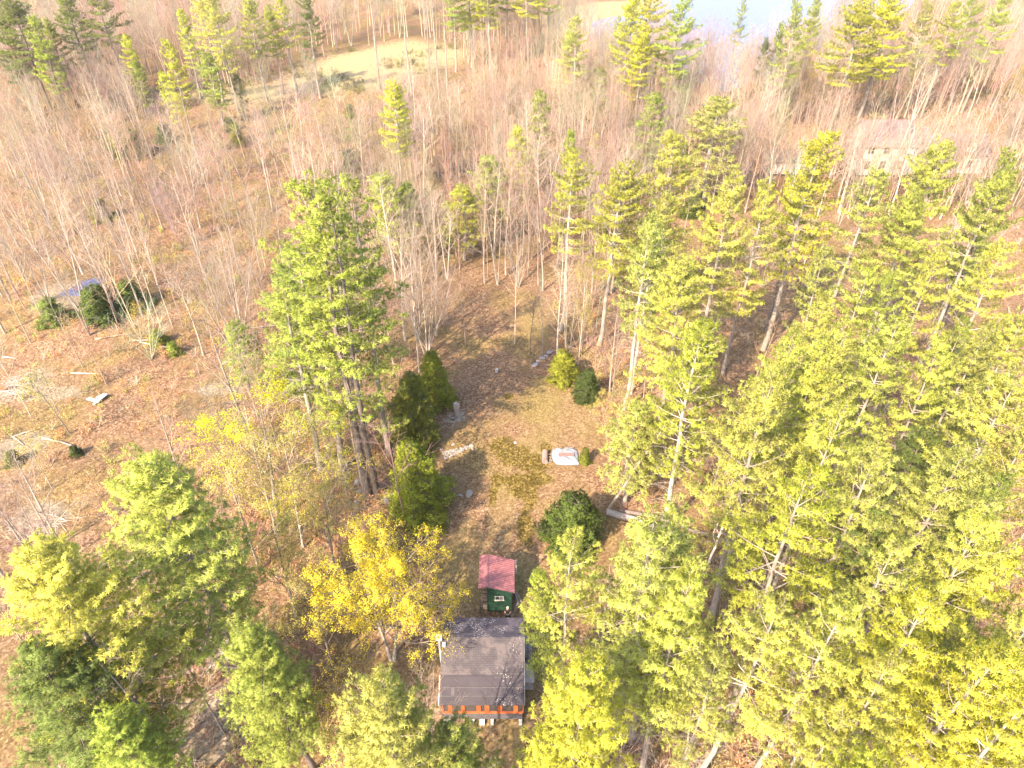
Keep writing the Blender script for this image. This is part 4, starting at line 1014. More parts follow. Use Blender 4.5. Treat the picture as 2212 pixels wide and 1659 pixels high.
# porch windows: positions read along the front wall
def fx(px): return (px / 4.1475 + 1250 - 1536) / 42.6
segs = [(330, 415), (440, 575), (590, 765), (790, 865), (895, 1030), (1050, 1220), (1245, 1330)]
q = MB(); q.box(((XL + XR) / 2, YF + .03, 2.35), (XR - XL, .09, .1)); q.box(((XL + XR) / 2, YF + .03, 1.19), (XR - XL + .02, .14, .08))
prev = None
for (a, c_) in segs:
    x0, x1 = fx(a), fx(c_)
    if prev is not None: q.box(((prev + x0) / 2, YF + .04, 1.765), (x0 - prev - .006, .11, 1.065))
    prev = x1
q.build('window_surround', M_ORG, cab)
for k, (a, c_) in enumerate(segs):
    x0, x1 = fx(a) + .004, fx(c_) - .004
    f = MB(); tk = .075; zc, hh = 1.765, 1.06
    f.box(((x0 + x1) / 2, YF + .02, zc + hh / 2 - tk / 2), (x1 - x0, .09, tk)); f.box(((x0 + x1) / 2, YF + .02, zc - hh / 2 + tk / 2), (x1 - x0, .09, tk))
    f.box((x0 + tk / 2, YF + .02, zc), (tk, .09, hh - 2 * tk - .002)); f.box((x1 - tk / 2, YF + .02, zc), (tk, .09, hh - 2 * tk - .002))
    fo = f.build('window', M_ORG, cab)
    g_ = MB(); g_.box(((x0 + x1) / 2, YF + .04, zc), (x1 - x0 - 2 * tk - .002, .012, hh - 2 * tk - .002)); g_.build('pane', M_GLASS, fo)
for (x, wd) in ((-4.6, .5), (-2.75, .18), (-2.1, .35), (-1.4, .2), (.6, .22)):
    q = MB(); q.box((x, YF - .12, .14), (wd, .34, .3)); q.build('foundation_block', M_CONC, cab, bevel=.01)
for x in (-4.6, -2, .5):
    q = MB(); q.box((x, YB - .3, .15), (.3, .3, .3)); q.build('foundation_block', M_CONC, cab)
# stone chimney on the right wall
q = MB()
rr_ = random.Random(3)
for zi in range(8):
    for xi in range(2):
        for yi in range(3):
            q.box((1.03 + xi * .31 + rr_.uniform(-.02, .02), 29.5 + yi * .38 + rr_.uniform(-.02, .02), .2 + zi * .27), (.3 + rr_.uniform(-.03, .0), .36, .262 + (rr_.uniform(0, .05) if zi == 7 else 0)), rr_.uniform(-.05, .05))
ch = q.build('stone_chimney', M_STONE, cab, bevel=.025)
q = MB()
for k in range(3): q.box((1.17, 28.05 + k * .001, .2 + k * .3), (.84 - .02 * k, 1.35 - .03 * k, .295))
q.build('hearth_shoulder', M_STONE, cab, bevel=.03)
q = MB(); q.box((1.18, 28.06, 1.14), (.9, 1.42, .1)); q.build('hearth_slab', speckle_mat('hearth_cap_stone', (.36, .3, .28), (.52, .45, .42), 3), cab, bevel=.02)
q = MB(); q.box((1.2, 28.98, .5), (.62, .42, 1.0)); q.build('hearth_step', M_STONE, cab, bevel=.03)
# white vent pipe box at the left end of the ridge
q = MB(); q.tube([(-5.22, 28.9, 1.2), (-5.22, 28.9, 4.3)], [.1, .1], 10); q.build('flue_pipe', M_WHITE, cab)
q = MB(); q.box((-5.2, 28.9, 4.42), (.42, .42, .26)); fc = q.build('flue_cap', M_WHITE, cab, bevel=.02)
q = MB(); q.box((-5.24, 28.9, 4.556), (.2, .2, .02)); q.build('flue_opening', M_SID, fc)
q = MB(); q.box((-4.86, 28.55, zf(28.55) + .09), (.24, .34, .18)); q.build('roof_vent', M_WHITE, cab, bevel=.02)

# ------------------------------------------------------------------ shed
def metal_mat(name, col):
    m, t, b = mat(name, col, .36, .5)
    f = noise(t, 1.3, 4, vec=opos(t)); t.links.new(mix(t, mapr(t, f, .3, .7, 0, .35), col, tuple(min(1, k * 1.25) for k in col)), b.inputs['Base Color'])
    return m
M_RED = metal_mat('red_metal_roofing', (.27, .105, .11))
m, t, b = mat('green_board', (.03, .085, .06), .75, .2)
sx = N(t, 'ShaderNodeSeparateXYZ'); t.links.new(opos(t), sx.inputs[0])
gr = mth(t, 'FRACT', mth(t, 'MULTIPLY', mth(t, 'ADD', sx.outputs['X'], sx.outputs['Y']), 9.0))
f = noise(t, 3, 4, vec=opos(t)); cc = ramp(t, f, [(.3, (.010, .035, .025)), (.7, (.032, .085, .052))])
t.links.new(mix(t, mapr(t, gr, .0, .12, .75, 0), cc, (.008, .02, .015)), b.inputs['Base Color']); M_GRN = m
shed = empty('shed', (0, 0, 0)); tag(shed, 'narrow green shed with a red metal roof behind the cabin', 'shed')
sx0, sx1, sy0, sy1 = -1.97, -.04, 34.0, 36.5
xp, zp = -1.98, 3.76
def zs(x): return zp - (x - xp) * .345 if x > xp else zp - (xp - x) * .38
q = MB()
q.prism([(sx0, .12), (sx1, .12), (sx1, zs(sx1) - .09), (sx0, zs(sx0) - .09)], sy0, sy0 + .08)
q.prism([(sx0, .12), (sx1, .12), (sx1, zs(sx1) - .09), (sx0, zs(sx0) - .09)], sy1 - .08, sy1)
q.prism([(sy0 + .08, .12), (sy1 - .08, .12), (sy1 - .08, zs(sx1) - .12), (sy0 + .08, zs(sx1) - .12)], sx1 - .08, sx1, 'x')
q.prism([(sy0 + .08, .12), (sy1 - .08, .12), (sy1 - .08, zs(sx0) - .12), (sy0 + .08, zs(sx0) - .12)], sx0, sx0 + .08, 'x')
q.build('wall', M_GRN, shed)
q = MB(); q.box(((sx0 + sx1) / 2, sy0 - .012, 2.78), (sx1 - sx0, .024, .05)); q.build('wall_trim', M_GRN, shed)
def roofslope(xa, xb, nm):
    q = MB(); ya, yb = 33.72, 36.85; n = 17; pts = []
    for k in range(n):                      # ribbed sheet
        y0 = ya + (yb - ya) * k / n; y1 = ya + (yb - ya) * (k + 1) / n; d = y1 - y0
        pts += [(y0, 0), (y0 + d * .58, 0), (y0 + d * .68, .035), (y0 + d * .9, .035)]
    pts.append((yb, 0))
    vs = [(xa, y, zs(xa) + h_) for y, h_ in pts] + [(xb, y, zs(xb) + h_) for y, h_ in pts] + [(xa, y, zs(xa) + h_ - .03) for y, h_ in pts] + [(xb, y, zs(xb) + h_ - .03) for y, h_ in pts]
    L = len(pts); fs_ = []
    for k in range(L - 1):
        fs_ += [(k, k + 1, L + k + 1, L + k), (2 * L + k, 3 * L + k, 3 * L + k + 1, 2 * L + k + 1), (k, 2 * L + k, 2 * L + k + 1, k + 1), (L + k, L + k + 1, 3 * L + k + 1, 3 * L + k)]
    fs_ += [(0, L, 3 * L, 2 * L), (L - 1, 3 * L - 1, 4 * L - 1, 2 * L - 1)]
    q.add(vs, fs_); return q.build(nm, M_RED, shed)
roofslope(xp + .002, .2, 'roof'); roofslope(-2.63, xp - .002, 'lean_to_roof')
q = MB(); q.prism([(xp - .1, zs(xp - .1) + .045), (xp, zp + .06), (xp + .12, zs(xp + .12) + .045), (xp + .12, zs(xp + .12) + .037), (xp, zp + .05), (xp - .1, zs(xp - .1) + .037)], 33.71, 36.86); q.build('ridge_cap', M_RED, shed)
q = MB()
q.prism([(xp, zp - .035), (.2, zs(.2) - .035), (.2, zs(.2) - .15), (xp, zp - .15)], 33.73, 33.76); q.build('barge_board', M_SID, shed)
for y in (33.95, 36.5):
    q = MB(); q.tube([(-2.55, y, 0), (-2.55, y, zs(-2.55) - .05)], [.045, .045], 6); q.build('lean_to_post', M_SID, shed)
# window
q = MB(); wx, wz, ww, wh = -1.0, 1.9, .72, .46; y = sy0 - .03
q.box((wx, y, wz + wh / 2), (ww, .05, .05)); q.box((wx, y - .01, wz - wh / 2 - .02), (ww + .05, .07, .09))
q.box((wx - ww / 2 + .025, y, wz), (.05, .05, wh - .06)); q.box((wx + ww / 2 - .025, y, wz), (.05, .05, wh - .06)); q.box((wx, y, wz), (.05, .05, wh - .06))
wf = q.build('window', M_WHITE, shed)
q = MB(); q.box((wx - .18, sy0 - .016, wz), (.3, .01, wh - .06)); q.build('pane', M_GLASS, wf)
q = MB(); q.box((wx + .18, sy0 - .016, wz), (.3, .01, wh - .06)); q.build('pane', mat('curtained_glass', (.28, .26, .27), .2, .5)[0], wf)
q = MB(); q.tube([(.02, 36.25, 2.2), (.3, 36.25, 2.25), (.33, 36.25, 2.5), (.33, 36.25, 3.3)], [.07] * 4, 10); q.build('stove_pipe', M_WHITE, shed)
q = MB(); q.tube([(.33, 36.25, 3.3), (.33, 36.25, 3.72)], [.1, .1], 10); q.build('pipe_cap', M_SID, shed)
# things near the shed
q = MB(); q.box((0, 0, .16), (.34, .42, .32)); tg = q.build('wooden_block', speckle_mat('pale_wood', (.5, .38, .26), (.68, .55, .4), 5), None, bevel=.015)
tg.location = (-2.18, 34.45, 0); tag(tg, 'pale wooden block on the ground at the left corner of the green shed', 'block')
q = MB()
rr_ = random.Random(4)
for k in range(26):
    yy = 34.4 + rr_.uniform(0, 1.9); zz = .1 + (k % 6) * .14
    q.tube([(-2.5, yy, zz), (-2.06, yy + rr_.uniform(-.05, .05), zz)], [.07, .07], 6)
tg = q.build('firewood_stack', speckle_mat('firewood', (.16, .1, .07), (.36, .25, .18), 6)); tag(tg, 'dark stacked firewood under the left overhang of the shed', 'firewood')
M_SIDEWOOD = speckle_mat('old_board', (.2, .15, .12), (.36, .28, .22), 5)
q = MB()
for k in range(5): q.box((.28 + .06 * k, 34.6 + .2 * k, .14 + .1 * (k % 3)), (.12, 1.3, .06), rz=.1 * k, tilt=(0, .4))
tg = q.build('board_pile', M_SIDEWOOD); tag(tg, 'loose dark boards leaning by the right wall of the green shed', 'boards')

# ------------------------------------------------------------------ person
def skin_body(name, joints, edges, parent, mt, sub=1):
    me = bpy.data.meshes.new(name); me.from_pydata([j[0] for j in joints], edges, [])
    o = link(name, me, parent, mt)
    md = o.modifiers.new('skin', 'SKIN'); me.skin_vertices or None
    if not me.skin_vertices: me.skin_vertices  # layer is made by the modifier
    for v, j in zip(me.skin_vertices[0].data, joints): v.radius = (j[1], j[2] if len(j) > 2 else j[1]); v.use_root = False
    me.skin_vertices[0].data[0].use_root = True
    o.modifiers.new('smooth', 'SUBSURF').levels = sub; o.modifiers['smooth'].render_levels = sub
    md.use_smooth_shade = True
    return o
M_SKIN = mat('skin', (.55, .34, .26), .6, .3)[0]; M_CLOTH = speckle_mat('black_cloth', (.018, .016, .018), (.03, .027, .03), 8)
M_HAIR = mat('pale_hair', (.62, .54, .46), .7, .2)[0]
pers = empty('person', (-.34, 33.26, 0)); tag(pers, 'person in black clothes by the green shed holding a controller with both hands', 'person')
J = [((0, 0, .95), .13, .1), ((0, 0, 1.15), .12, .09), ((0, .01, 1.36), .15, .095), ((0, 0, 1.47), .06, .06), ((0, -.03, 1.55), .062, .07), ((0, -.035, 1.64), .082, .098), ((0, -.02, 1.72), .07, .085),
     ((.17, 0, 1.40), .055), ((.23, .02, 1.14), .042), ((.09, -.24, 1.10), .03), ((.055, -.29, 1.11), .026, .02),
     ((-.17, 0, 1.40), .055), ((-.23, .02, 1.14), .042), ((-.09, -.24, 1.10), .03), ((-.055, -.29, 1.11), .026, .02),
     ((.09, 0, .86), .085), ((.1, -.01, .48), .055), ((.1, .02, .09), .038), ((.11, -.13, .035), .04, .03),
     ((-.09, 0, .86), .085), ((-.1, -.01, .48), .055), ((-.1, .02, .09), .038), ((-.11, -.13, .035), .04, .03)]
E = [(0, 1), (1, 2), (2, 3), (3, 4), (4, 5), (5, 6), (2, 7), (7, 8), (8, 9), (9, 10), (2, 11), (11, 12), (12, 13), (13, 14), (0, 15), (15, 16), (16, 17), (17, 18), (0, 19), (19, 20), (20, 21), (21, 22)]
for s, hnd in ((1, 10), (-1, 14)):                    # four fingers and a thumb on each hand
    for k, (dx, dz) in enumerate(((.012, .012), (.004, .002), (-.004, -.008), (-.01, -.018))):
        b0 = len(J); J.append(((s * (.05 - dx * .3), -.315, 1.11 + dz), .009)); J.append(((s * (.035 - dx), -.345 + .005 * k, 1.105 + dz), .008)); J.append(((s * (.02 - dx * .3), -.35 + .006 * k, 1.10 + dz), .007))
        E += [(hnd, b0), (b0, b0 + 1), (b0 + 1, b0 + 2)]
    b0 = len(J); J.append(((s * .045, -.28, 1.14), .01)); J.append(((s * .025, -.3, 1.15), .008)); E += [(hnd, b0), (b0, b0 + 1)]
skin_body('body', J, E, pers, M_SKIN)
JJ = [((0, 0, .93), .16, .125), ((0, 0, 1.15), .145, .115), ((0, .01, 1.36), .175, .12), ((0, 0, 1.45), .09, .085), ((.18, 0, 1.405), .075), ((.225, .015, 1.2), .062), ((-.18, 0, 1.405), .075), ((-.225, .015, 1.2), .062)]
skin_body('shirt', JJ, [(0, 1), (1, 2), (2, 3), (2, 4), (4, 5), (2, 6), (6, 7)], pers, M_CLOTH)
JJ = [((0, 0, .97), .15, .12), ((.095, 0, .86), .11), ((.1, -.01, .48), .08), ((.1, .02, .12), .065), ((-.095, 0, .86), .11), ((-.1, -.01, .48), .08), ((-.1, .02, .12), .065)]
skin_body('trousers', JJ, [(0, 1), (1, 2), (2, 3), (0, 4), (4, 5), (5, 6)], pers, M_CLOTH)
for s in (1, -1): skin_body('shoe', [((s * .1, .04, .06), .055), ((s * .11, -.15, .04), .05, .04)], [(0, 1)], pers, M_CLOTH)
bm = bmesh.new(); bmesh.ops.create_uvsphere(bm, u_segments=18, v_segments=12, radius=1)
for v in bm.verts: v.co = Vector((v.co.x * .098, v.co.y * .112 + .0, v.co.z * .115 + 1.685))
bmesh.ops.delete(bm, geom=[v for v in bm.verts if v.co.z < 1.63 and v.co.y < .02], context='VERTS')
me = bpy.data.meshes.new('hair'); bm.to_mesh(me); bm.free(); link('hair', me, pers, M_HAIR)
q = MB()
for s in (1, -1):
    q.box((s * .031, -.124, 1.655), (.018, .012, .01))
q.build('eye', M_SID, pers)
q = MB(); q.add([(-.014, -.122, 1.615), (.014, -.122, 1.615), (0, -.15, 1.618), (0, -.124, 1.66)], [(0, 1, 2), (0, 2, 3), (1, 3, 2), (0, 3, 1)]); q.build('nose', M_SKIN, pers)
q = MB(); q.box((0, -.118, 1.59), (.045, .012, .009)); q.build('mouth', mat('lips', (.4, .18, .15), .6)[0], pers)
q = MB(); q.box((0, 0, 0), (.16, .085, .035)); rc = q.build('remote_controller', mat('grey_plastic', (.12, .12, .13), .5)[0], bevel=.008)
rc.location = (-.34, 32.94, 1.115); tag(rc, 'small dark controller held in front by the person in black', 'controller')

# ------------------------------------------------------------------ clearing
def rock_mesh(seed, flat=.7):
    rg = np.random.default_rng(seed); bm = bmesh.new(); bmesh.ops.create_icosphere(bm, subdivisions=2, radius=1)
    ax = rg.normal(0, 1, (5, 3)); ax /= np.linalg.norm(ax, axis=1)[:, None]
    for v in bm.verts:
        c = np.array(v.co); d = 1 + .22 * sum(math.sin(3 * float(c @ a) + k) for k, a in enumerate(ax)) / 2
        for a in ax[:4]:
            e = float(c @ a)
            if e > .55: c = c - a * (e - .55) * .8
        v.co = Vector(c * d) * 1.0; v.co.z *= flat
    me = bpy.data.meshes.new('rock'); bm.to_mesh(me); bm.free(); return me
RK = [rock_mesh(k) for k in range(5)]
for q_ in RK: q_.materials.append(M_STONEW)
RKD = [rock_mesh(20 + k, .6) for k in range(3)]
for q_ in RKD: q_.materials.append(M_STONE)
def rock(px, py, s, label, group=None, dark=False, flat=1.0):
    x, y = pix(px, py); o = link('rock', rnd.choice(RKD if dark else RK)); sc = s * rnd.uniform(.85, 1.15)
    o.scale = (sc, sc * rnd.uniform(.8, 1.1), sc * flat); o.rotation_euler = (0, 0, rnd.uniform(0, 6.28)); o.location = (x, y, g1(x, y) + .25 * sc * flat)
    return tag(o, label, 'rock', group)
r_ = random.Random(12)
pts = []
while len(pts) < 56:
    u = r_.random(); px = 958 + 56 * u; w_ = 7.0 * (1 - u) ** .8 + 1.6; py = 987 - 17 * u ** 1.3 - 2 + r_.uniform(-1, 1) * w_
    if all((px - a) ** 2 + ((py - c) * 1.3) ** 2 > 9 for a, c in pts): pts.append((px, py))
    elif r_.random() < .02: pts.append((px, py))
for (px, py) in pts: rock(px, py, r_.uniform(.09, .17), 'pale stone lying in the white wedge-shaped rock pile on the left of the clearing', 'stones of the white rock pile')
rock(954, 973, .24, 'pale stone set apart at the left end of the rock pile'); rock(980, 963, .25, 'pale round stone lying above the rock pile'); rock(1018, 968, .23, 'pale stone at the top right end of the rock pile'); rock(1022, 974, .2, 'long pale stone at the right tip of the rock pile')
rock(1013, 1068, .5, 'flat pale rock in the leaf litter nearer than the rock pile', flat=.35); rock(996, 1070, .22, 'small pale rock left of the flat pale rock', flat=.5)
rock(978, 908, .22, 'small white stone at the foot of the upright stump'); rock(977, 925, .15, 'tiny white stone below the upright stump')
rock(1112, 958, .2, 'small white stone beside the dark moss patch', flat=.5)
for px, py, s in ((838, 1085, .45), (852, 1092, .4), (845, 1072, .35), (866, 1082, .35), (772, 1040, .4), (778, 1062, .35), (770, 1085, .4)): rock(px, py, s, 'dark mossy boulder at the foot of the twin tall pines', 'boulders at the twin pines', True)
for px, py, s in ((1162, 782, .4), (1170, 775, .45), (1180, 770, .4), (1188, 762, .4), (1158, 790, .35)): rock(px, py, s, 'dark boulder of the old stone row left of the clearing-corner evergreen', 'boulders at the clearing corner', True)
for px, py, s in ((742, 775, .5), (752, 765, .45), (765, 750, .5), (735, 800, .4), (775, 735, .4)): rock(px, py, s, 'grey boulder of the broken stone row behind the tall pine group', 'boulders behind the tall pines', True)
# upright weathered stump
x, y = pix(988, 909); st = empty('stump', (x, y, g1(x, y) - .05)); tag(st, 'upright weathered grey stump, narrow at the foot, by the hemlocks', 'stump')
M_GREYW = speckle_mat('weathered_wood', (.22, .18, .17), (.42, .36, .34), 3)
q = MB(); q.tube([(0, 0, 0), (.02, 0, .5), (0, .02, 1.1), (-.02, 0, 1.8), (0, 0, 2.2), (0, .0, 2.35)], [.3, .17, .27, .36, .33, .18], 11)
for v in range(len(q.v)):
    a_ = q.v[v]; k_ = 1 + .13 * math.sin(5 * math.atan2(a_[1], a_[0]) + a_[2]); q.v[v] = (a_[0] * k_, a_[1] * k_ * .6, a_[2])
q.build('stem', M_GREYW, st, smooth=True)
for a_ in (0, 1.4, 2.6, 4.2, 5.2):
    q = MB(); q.tube([(.15 * math.cos(a_), .1 * math.sin(a_), .18), (.34 * math.cos(a_), .3 * math.sin(a_), .06), (.55 * math.cos(a_), .5 * math.sin(a_), .02)], [.09, .06, .03], 7); q.build('root', M_GREYW, st, smooth=True)
# white plastic bucket
x, y = pix(1073, 806); q = MB()
th = [2 * math.pi * k / 16 for k in range(16)]
prof = [(.15, 0), (.19, .4), (.205, .4), (.205, .36), (.175, .38), (.14, .02)]
vs = [(r0 * math.cos(a_), r0 * math.sin(a_), z0) for r0, z0 in prof for a_ in th]
q.add(vs, [(16 * i + k, 16 * i + (k + 1) % 16, 16 * (i + 1) + (k + 1) % 16, 16 * (i + 1) + k) for i in range(5) for k in range(16)] + [tuple(range(16))[::-1]])
bk = q.build('bucket', M_WHITE); bk.location = (x, y, g1(x, y)); tag(bk, 'small white bucket alone in the middle of the clearing', 'bucket')
x, y = pix(1246, 818); q = MB(); q.box((0, 0, .2), (.5, .35, .4)); q.box((0, 0, .41), (.54, .39, .04)); bx_ = q.build('white_box', M_WHITE, bevel=.015); bx_.location = (x, y, g1(x, y)); bx_.rotation_euler = (0, 0, .3); tag(bx_, 'small pale box on the ground left of the narrow dark evergreen', 'box')
# white tarpaulin with board and pole on it
P0 = [(1192, 974), (1203, 970), (1215, 972), (1226, 968), (1238, 971), (1248, 976), (1250, 990), (1252, 1006), (1240, 1007), (1226, 1008), (1212, 1007), (1203, 1006), (1195, 999), (1191, 988)]
wpz = [pix(*p_) for p_ in P0]; cx_ = sum(p_[0] for p_ in wpz) / 14; cy_ = sum(p_[1] for p_ in wpz) / 14
q = MB(); vs = []; NR, NA = 14, 84; rg = random.Random(2)
for i in range(NR + 1):
    for k in range(NA):
        f = k / NA * 14; j = int(f); u = f - j; bx0 = wpz[j][0] * (1 - u) + wpz[(j + 1) % 14][0] * u; by0 = wpz[j][1] * (1 - u) + wpz[(j + 1) % 14][1] * u
        e = i / NR; xx = cx_ + (bx0 - cx_) * e; yy = cy_ + (by0 - cy_) * e
        hh = .22 * max(0, 1 - e ** 5) + .05 + (.07 * abs(math.sin(xx * 4.1 + 2 * math.sin(yy * 2.7))) + .06 * abs(math.sin(yy * 5.3 + xx * 2.2))) * (1 if i < NR else .3)
        vs.append((xx, yy, hh + g1(xx, yy)))
fs_ = [(i * NA + k, i * NA + (k + 1) % NA, (i + 1) * NA + (k + 1) % NA, (i + 1) * NA + k) for i in range(NR) for k in range(NA)]
q.add(vs, fs_); M_TARP = mat('white_tarp', (.24, .255, .29), .45, .4)[0]
tg = q.build('tarpaulin', M_TARP, smooth=True); md = tg.modifiers.new('thick', 'SOLIDIFY'); md.thickness = .01
tag(tg, 'crumpled white tarpaulin spread on the ground right of the clearing', 'tarpaulin')
q = MB(); q.box((cx_ + .1, cy_ - .05, .5), (1.5, .42, .06), rz=.02); tg = q.build('red_board', speckle_mat('reddish_board', (.25, .10, .09), (.34, .16, .14), 4)); tag(tg, 'reddish board lying on top of the white tarpaulin', 'board')
q = MB(); q.tube([(cx_ - .8, cy_ + .25, .5), (cx_ + .9, cy_ + 1.05, .5)], [.045, .04], 8); tg = q.build('wooden_pole', M_GREYW); tag(tg, 'grey pole lying across the white tarpaulin', 'pole')
q = MB(); q.tube([(-.05, -.75, .3), (.05, .75, .3)], [.3, .3], 14); x, y = pix(1177, 992); tg = q.build('log_round', speckle_mat('brown_log', (.2, .12, .1), (.36, .25, .22), 4)); tg.location = (x, y, g1(x, y)); tag(tg, 'short thick brown log lying left of the white tarpaulin', 'log')
q = MB(); x, y = pix(1186, 994)
for k in range(9): a_ = r_.uniform(-.6, .6); q.tube([(r_.uniform(-.25, .2), -.6 + .14 * k, .08 + .07 * (k % 3)), (r_.uniform(.1, .35), -.6 + .14 * k + a_ * .5, .12)], [.05, .04], 6)
tg = q.build('kindling_heap', M_SIDEWOOD); tg.location = (x, y, g1(x, y)); tag(tg, 'small heap of split wood between the brown log and the white tarpaulin', 'firewood')
# crumpled metal sheet on the left slope
x, y = pix(210, 864); q = MB()
for (dx, dy, wd, ln, rz, tx, ty) in ((-.35, -.1, .5, 1.5, 1.3, .15, .3), (.3, .1, .6, 1.7, -.6, .25, -.35), (.1, .55, .5, .9, -1.0, .3, .1)):
    n = 12; mm = Matrix.Translation((dx, dy, .25)) @ Matrix.Rotation(rz, 4, 'Z') @ Matrix.Rotation(tx, 4, 'X') @ Matrix.Rotation(ty, 4, 'Y'); vs = []
    for k in range(n + 1):
        u = k / n - .5
        for e in (-.5, .5): vs.append(mm @ Vector((u * wd, e * ln, .05 * math.sin(k * 2.2) + .06 * abs(u) * math.sin(e * 9))))
    q.add(vs, [(2 * k, 2 * k + 1, 2 * k + 3, 2 * k + 2) for k in range(n)])
tg = q.build('metal_sheet', mat('pale_metal', (.78, .76, .76), .35, .5)[0]); md = tg.modifiers.new('thick', 'SOLIDIFY'); md.thickness = .012; tg.location = (x, y, g1(x, y) + .05); tag(tg, 'crumpled white metal sheet lying on the open left slope', 'metal sheet')
# tarp-covered heap under the maple
x, y = pix(838, 1296); q = MB(); vs = []
for i in range(9):
    for k in range(20):
        a_ = k / 20 * 6.283; e = i / 8; rr = (1 + .1 * math.sin(3 * a_)) * e; vs.append((1.15 * rr * math.cos(a_), .8 * rr * math.sin(a_), .95 * (1 - e ** 3) + .05 * math.sin(5 * a_ + i)))
q.add(vs, [(i * 20 + k, i * 20 + (k + 1) % 20, (i + 1) * 20 + (k + 1) % 20, (i + 1) * 20 + k) for i in range(8) for k in range(20)])
tg = q.build('covered_heap', mat('slate_tarp', (.09, .09, .13), .5, .4)[0], smooth=True); tg.location = (x, y, g1(x, y)); tag(tg, 'heap under a dark slate tarpaulin beneath the yellow-flowering maple', 'covered heap')
# fallen trunks and sticks
def log(pts, r0, r1, label, group=None, col=None):
    P = [];
    for (px, py, z) in pts:
        x, y = pix(px, py); P.append(Vector((x, y, g1(x, y) + z + r0 * .7)))
    o = P[0].copy(); q = MB(); n = len(P)
    Q = []
    for i in range(n - 1):
        for k in range(3): Q.append(P[i].lerp(P[i + 1], k / 3))
    Q.append(P[-1]); Q = [v - o + Vector((rnd.gauss(0, .03), rnd.gauss(0, .03), 0)) for v in Q]
    q.tube(Q, [r0 + (r1 - r0) * i / (len(Q) - 1) for i in range(len(Q))], 8)
    b_ = q.build('fallen_log', M_BARK, smooth=True); b_.location = o; c = col or (.4, .34, .31); b_.color = (*c, 1)
    return tag(b_, label, 'log', group)
log([(1310, 1111, 0), (1350, 1121, 0), (1400, 1136, 0), (1455, 1160, .1)], .34, .24, 'thick grey fallen trunk lying behind the pines right of the round dark bush')
log([(1335, 1108, .1), (1420, 1118, 0), (1500, 1150, 0), (1560, 1168, .2)], .2, .12, 'second thinner fallen trunk crossing just behind the thick grey one', None, (.22, .17, .15))
log([(1500, 1148, 0), (1580, 1172, 0), (1640, 1180, 0)], .2, .12, 'dark fallen trunk continuing to the right of the thick grey one', None, (.2, .15, .13))
log([(798, 1352, .1), (868, 1360, .1)], .13, .1, 'dark fallen log under the yellow-flowering maple', None, (.1, .08, .07))
STK = [((205, 730, 285, 715), 'thin pale log lying left of the reddish sapling'), ((285, 730, 365, 727), 'thin pale log lying right of the reddish sapling'), ((300, 733, 405, 756), 'long pale log slanting below the right thin log'),
       ((25, 940, 75, 925), 'pale log at the left edge above the olive sapling'), ((90, 945, 170, 965), 'pale log pointing at the tiny dark bush'), ((20, 935, 50, 960), 'pale log ending at the left edge'),
       ((510, 700, 620, 690), 'pale log just left of the tall pine group'), ((500, 700, 560, 695), 'short pale stick beside the log left of the tall pines'), ((560, 835, 650, 815), 'pale log right of the small pine'), ((540, 815, 620, 800), 'pale log behind the small pine'),
       ((150, 798, 222, 802), 'thin pale log left of the crumpled metal sheet, farther off'), ((0, 760, 30, 765), 'short pale log at the left edge'), ((250, 540, 290, 552), 'short log beside the dark-based dead tree'), ((500, 220, 560, 214), 'pale log at the lower edge of the marsh'),
       ((440, 1400, 520, 1385), 'pale fallen limb under the very big bright pine'), ((480, 1440, 560, 1450), 'second pale fallen limb under the very big bright pine'), ((1650, 1560, 1720, 1500), 'fallen limb near the bottom pines'), ((820, 715, 850, 690), 'short log behind the hemlocks')]
for (a_, lb) in STK: log([(a_[0], a_[1], 0), ((a_[0] + a_[2]) / 2, (a_[1] + a_[3]) / 2, .08), (a_[2], a_[3], 0)], .1, .045, lb, None, (.40, .34, .29))
# brush of cut branches as one heap each
def brushpile(px, py, s, n, label):
    x, y = pix(px, py); tb = TB(); rg = np.random.default_rng(int(px))
    for k in range(n):
        a_ = rg.uniform(0, 3.14); L = rg.uniform(.5, 1.4) * s; c = rg.normal(0, .35 * s, 2); d = np.array([math.cos(a_), math.sin(a_), rg.normal(0, .15)])
        o_ = np.array([c[0], c[1], rg.uniform(.05, .35 * s)]); tb.tube([o_ - d * L / 2, o_ + rg.normal(0, .06, 3), o_ + d * L / 2], [.03, .025, .01], 4)
    o = link('brush_pile', tb.mesh('brush_pile'), None, M_BARK); o.location = (x, y, g1(x, y)); o.color = (.5, .41, .38, 1); tag(o, label, 'brush pile')
brushpile(640, 845, 3.2, 60, 'loose pile of pale cut branches right of the small pine'); brushpile(505, 1400, 2.6, 70, 'tangled pale branches on the ground beneath the very big bright pine')
brushpile(1740, 1610, 2.2, 70, 'tangle of pale dead branches at the bottom edge among the right pines'); brushpile(40, 830, 2.5, 40, 'scatter of pale branches at the left edge')
brushpile(110, 1130, 2.0, 30, 'dark twiggy debris on the open left slope near the left edge'); brushpile(560, 830, 2.0, 25, 'small pale branch pile just left of the small pine')

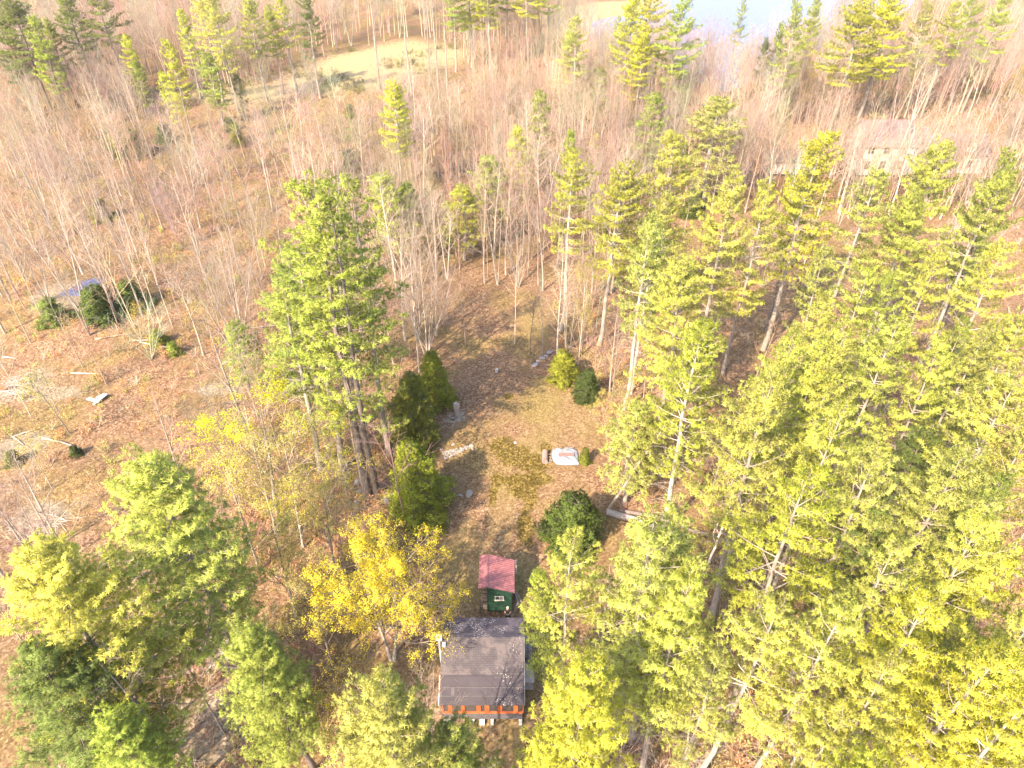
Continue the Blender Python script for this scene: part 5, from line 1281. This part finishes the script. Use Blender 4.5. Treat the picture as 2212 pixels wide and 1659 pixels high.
# ------------------------------------------------------------------ far house
M_HR = shingle_mat('house_shingle', (.23, .165, .155), (.20, .145, .138), course=.3); M_HW = M_WHITE
hs = empty('house', (0, 0, 0)); tag(hs, 'white house with pinkish shingle roofs and dormers in the far right trees', 'house')
def gable(x0, x1, y0, y1, ze, zr, nm):
    q = MB(); yc = (y0 + y1) / 2
    q.prism([(y0, -.2), (y1, -.2), (y1, ze), (yc, zr - .25), (y0, ze)], x0, x1, 'x'); q.build('wall', M_HW, hs)
    q = MB(); e = .4; sl_ = (zr - ze) / (yc - y0)
    q.prism([(y0 - e, ze - e * sl_ + .05), (yc, zr + .05), (yc, zr - .12), (y0 - e, ze - e * sl_ - .12)], x0 - e, x1 + e, 'x')
    q.prism([(y1 + e, ze - e * sl_ + .05), (yc + .002, zr + .05), (yc + .002, zr - .12), (y1 + e, ze - e * sl_ - .12)], x0 - e, x1 + e, 'x')
    q.build(nm, M_HR, hs)
gable(63.5, 72.4, 126.6, 134.6, 5.4, 8.5, 'roof'); gable(72.82, 86.5, 127.2, 133.6, 3.5, 6.1, 'wing_roof')
def house_window(x, y, z, wd, hh):
    q = MB(); q.box((x, y, z), (wd + .24, .06, hh + .24)); f = q.build('window', M_WHITE, hs)
    q = MB()
    for i in (-1, 1):
        for j in (-1, 1): q.box((x + i * wd / 4, y - .035, z + j * hh / 4), (wd / 2 - .07, .03, hh / 2 - .07))
    q.build('pane', M_GLASS, f)
for x in (64.6, 67.4, 70.6): house_window(x, 126.56, 4.4, 1.1, 1.3)
for x in (64.6, 67.4, 70.6): house_window(x, 126.56, 1.7, 1.1, 1.5)
for x in (74.6, 77.4, 80.4, 83.6): house_window(x, 127.16, 1.7, 1.1, 1.4)
for x in (80.1, 83.2):
    q = MB(); q.prism([(x - .75, 3.2), (x + .75, 3.2), (x + .75, 4.9), (x, 5.6), (x - .75, 4.9)], 127.6, 129.6); q.build('dormer', M_HW, hs)
    q = MB(); q.prism([(x - .95, 4.78), (x, 5.72), (x + .95, 4.78), (x + .95, 4.9), (x, 5.86), (x - .95, 4.9)], 127.4, 129.9); q.build('dormer_roof', M_HR, hs)
    house_window(x, 127.56, 4.35, .7, .9)
q = MB(); q.box((75.5, 130.6, 6.3), (.8, .8, 1.6)); q.build('chimney', M_STONE, hs)
gr_ = empty('garage', (0, 0, 0)); tag(gr_, 'low pale outbuilding left of the far house, half hidden by bare trees', 'outbuilding')
hs_, hs = hs, gr_
gable(47.5, 55.5, 127, 132, 2.4, 3.6, 'roof')
q = MB(); q.box((51.5, 126.96, 1.1), (3.2, .06, 2.1)); q.build('door', M_WHITE, gr_)

# ------------------------------------------------------------------ pale spring haze over the whole place
q = MB(); q.box((0, 300, 25.0), (6400, 6400, 56.0)); hb = q.build('haze', None)
m = bpy.data.materials.new('haze_air'); m.use_nodes = True; t = m.node_tree; t.nodes.remove(t.nodes['Principled BSDF'])
v = t.nodes.new('ShaderNodeVolumePrincipled'); v.inputs['Color'].default_value = (1.0, .93, .84, 1); v.inputs['Density'].default_value = .00014; v.inputs['Anisotropy'].default_value = .2
t.links.new(v.outputs[0], t.nodes['Material Output'].inputs['Volume']); hb.data.materials.clear(); hb.data.materials.append(m); tag(hb, 'thin pale haze over the woods', 'haze', kind='stuff')
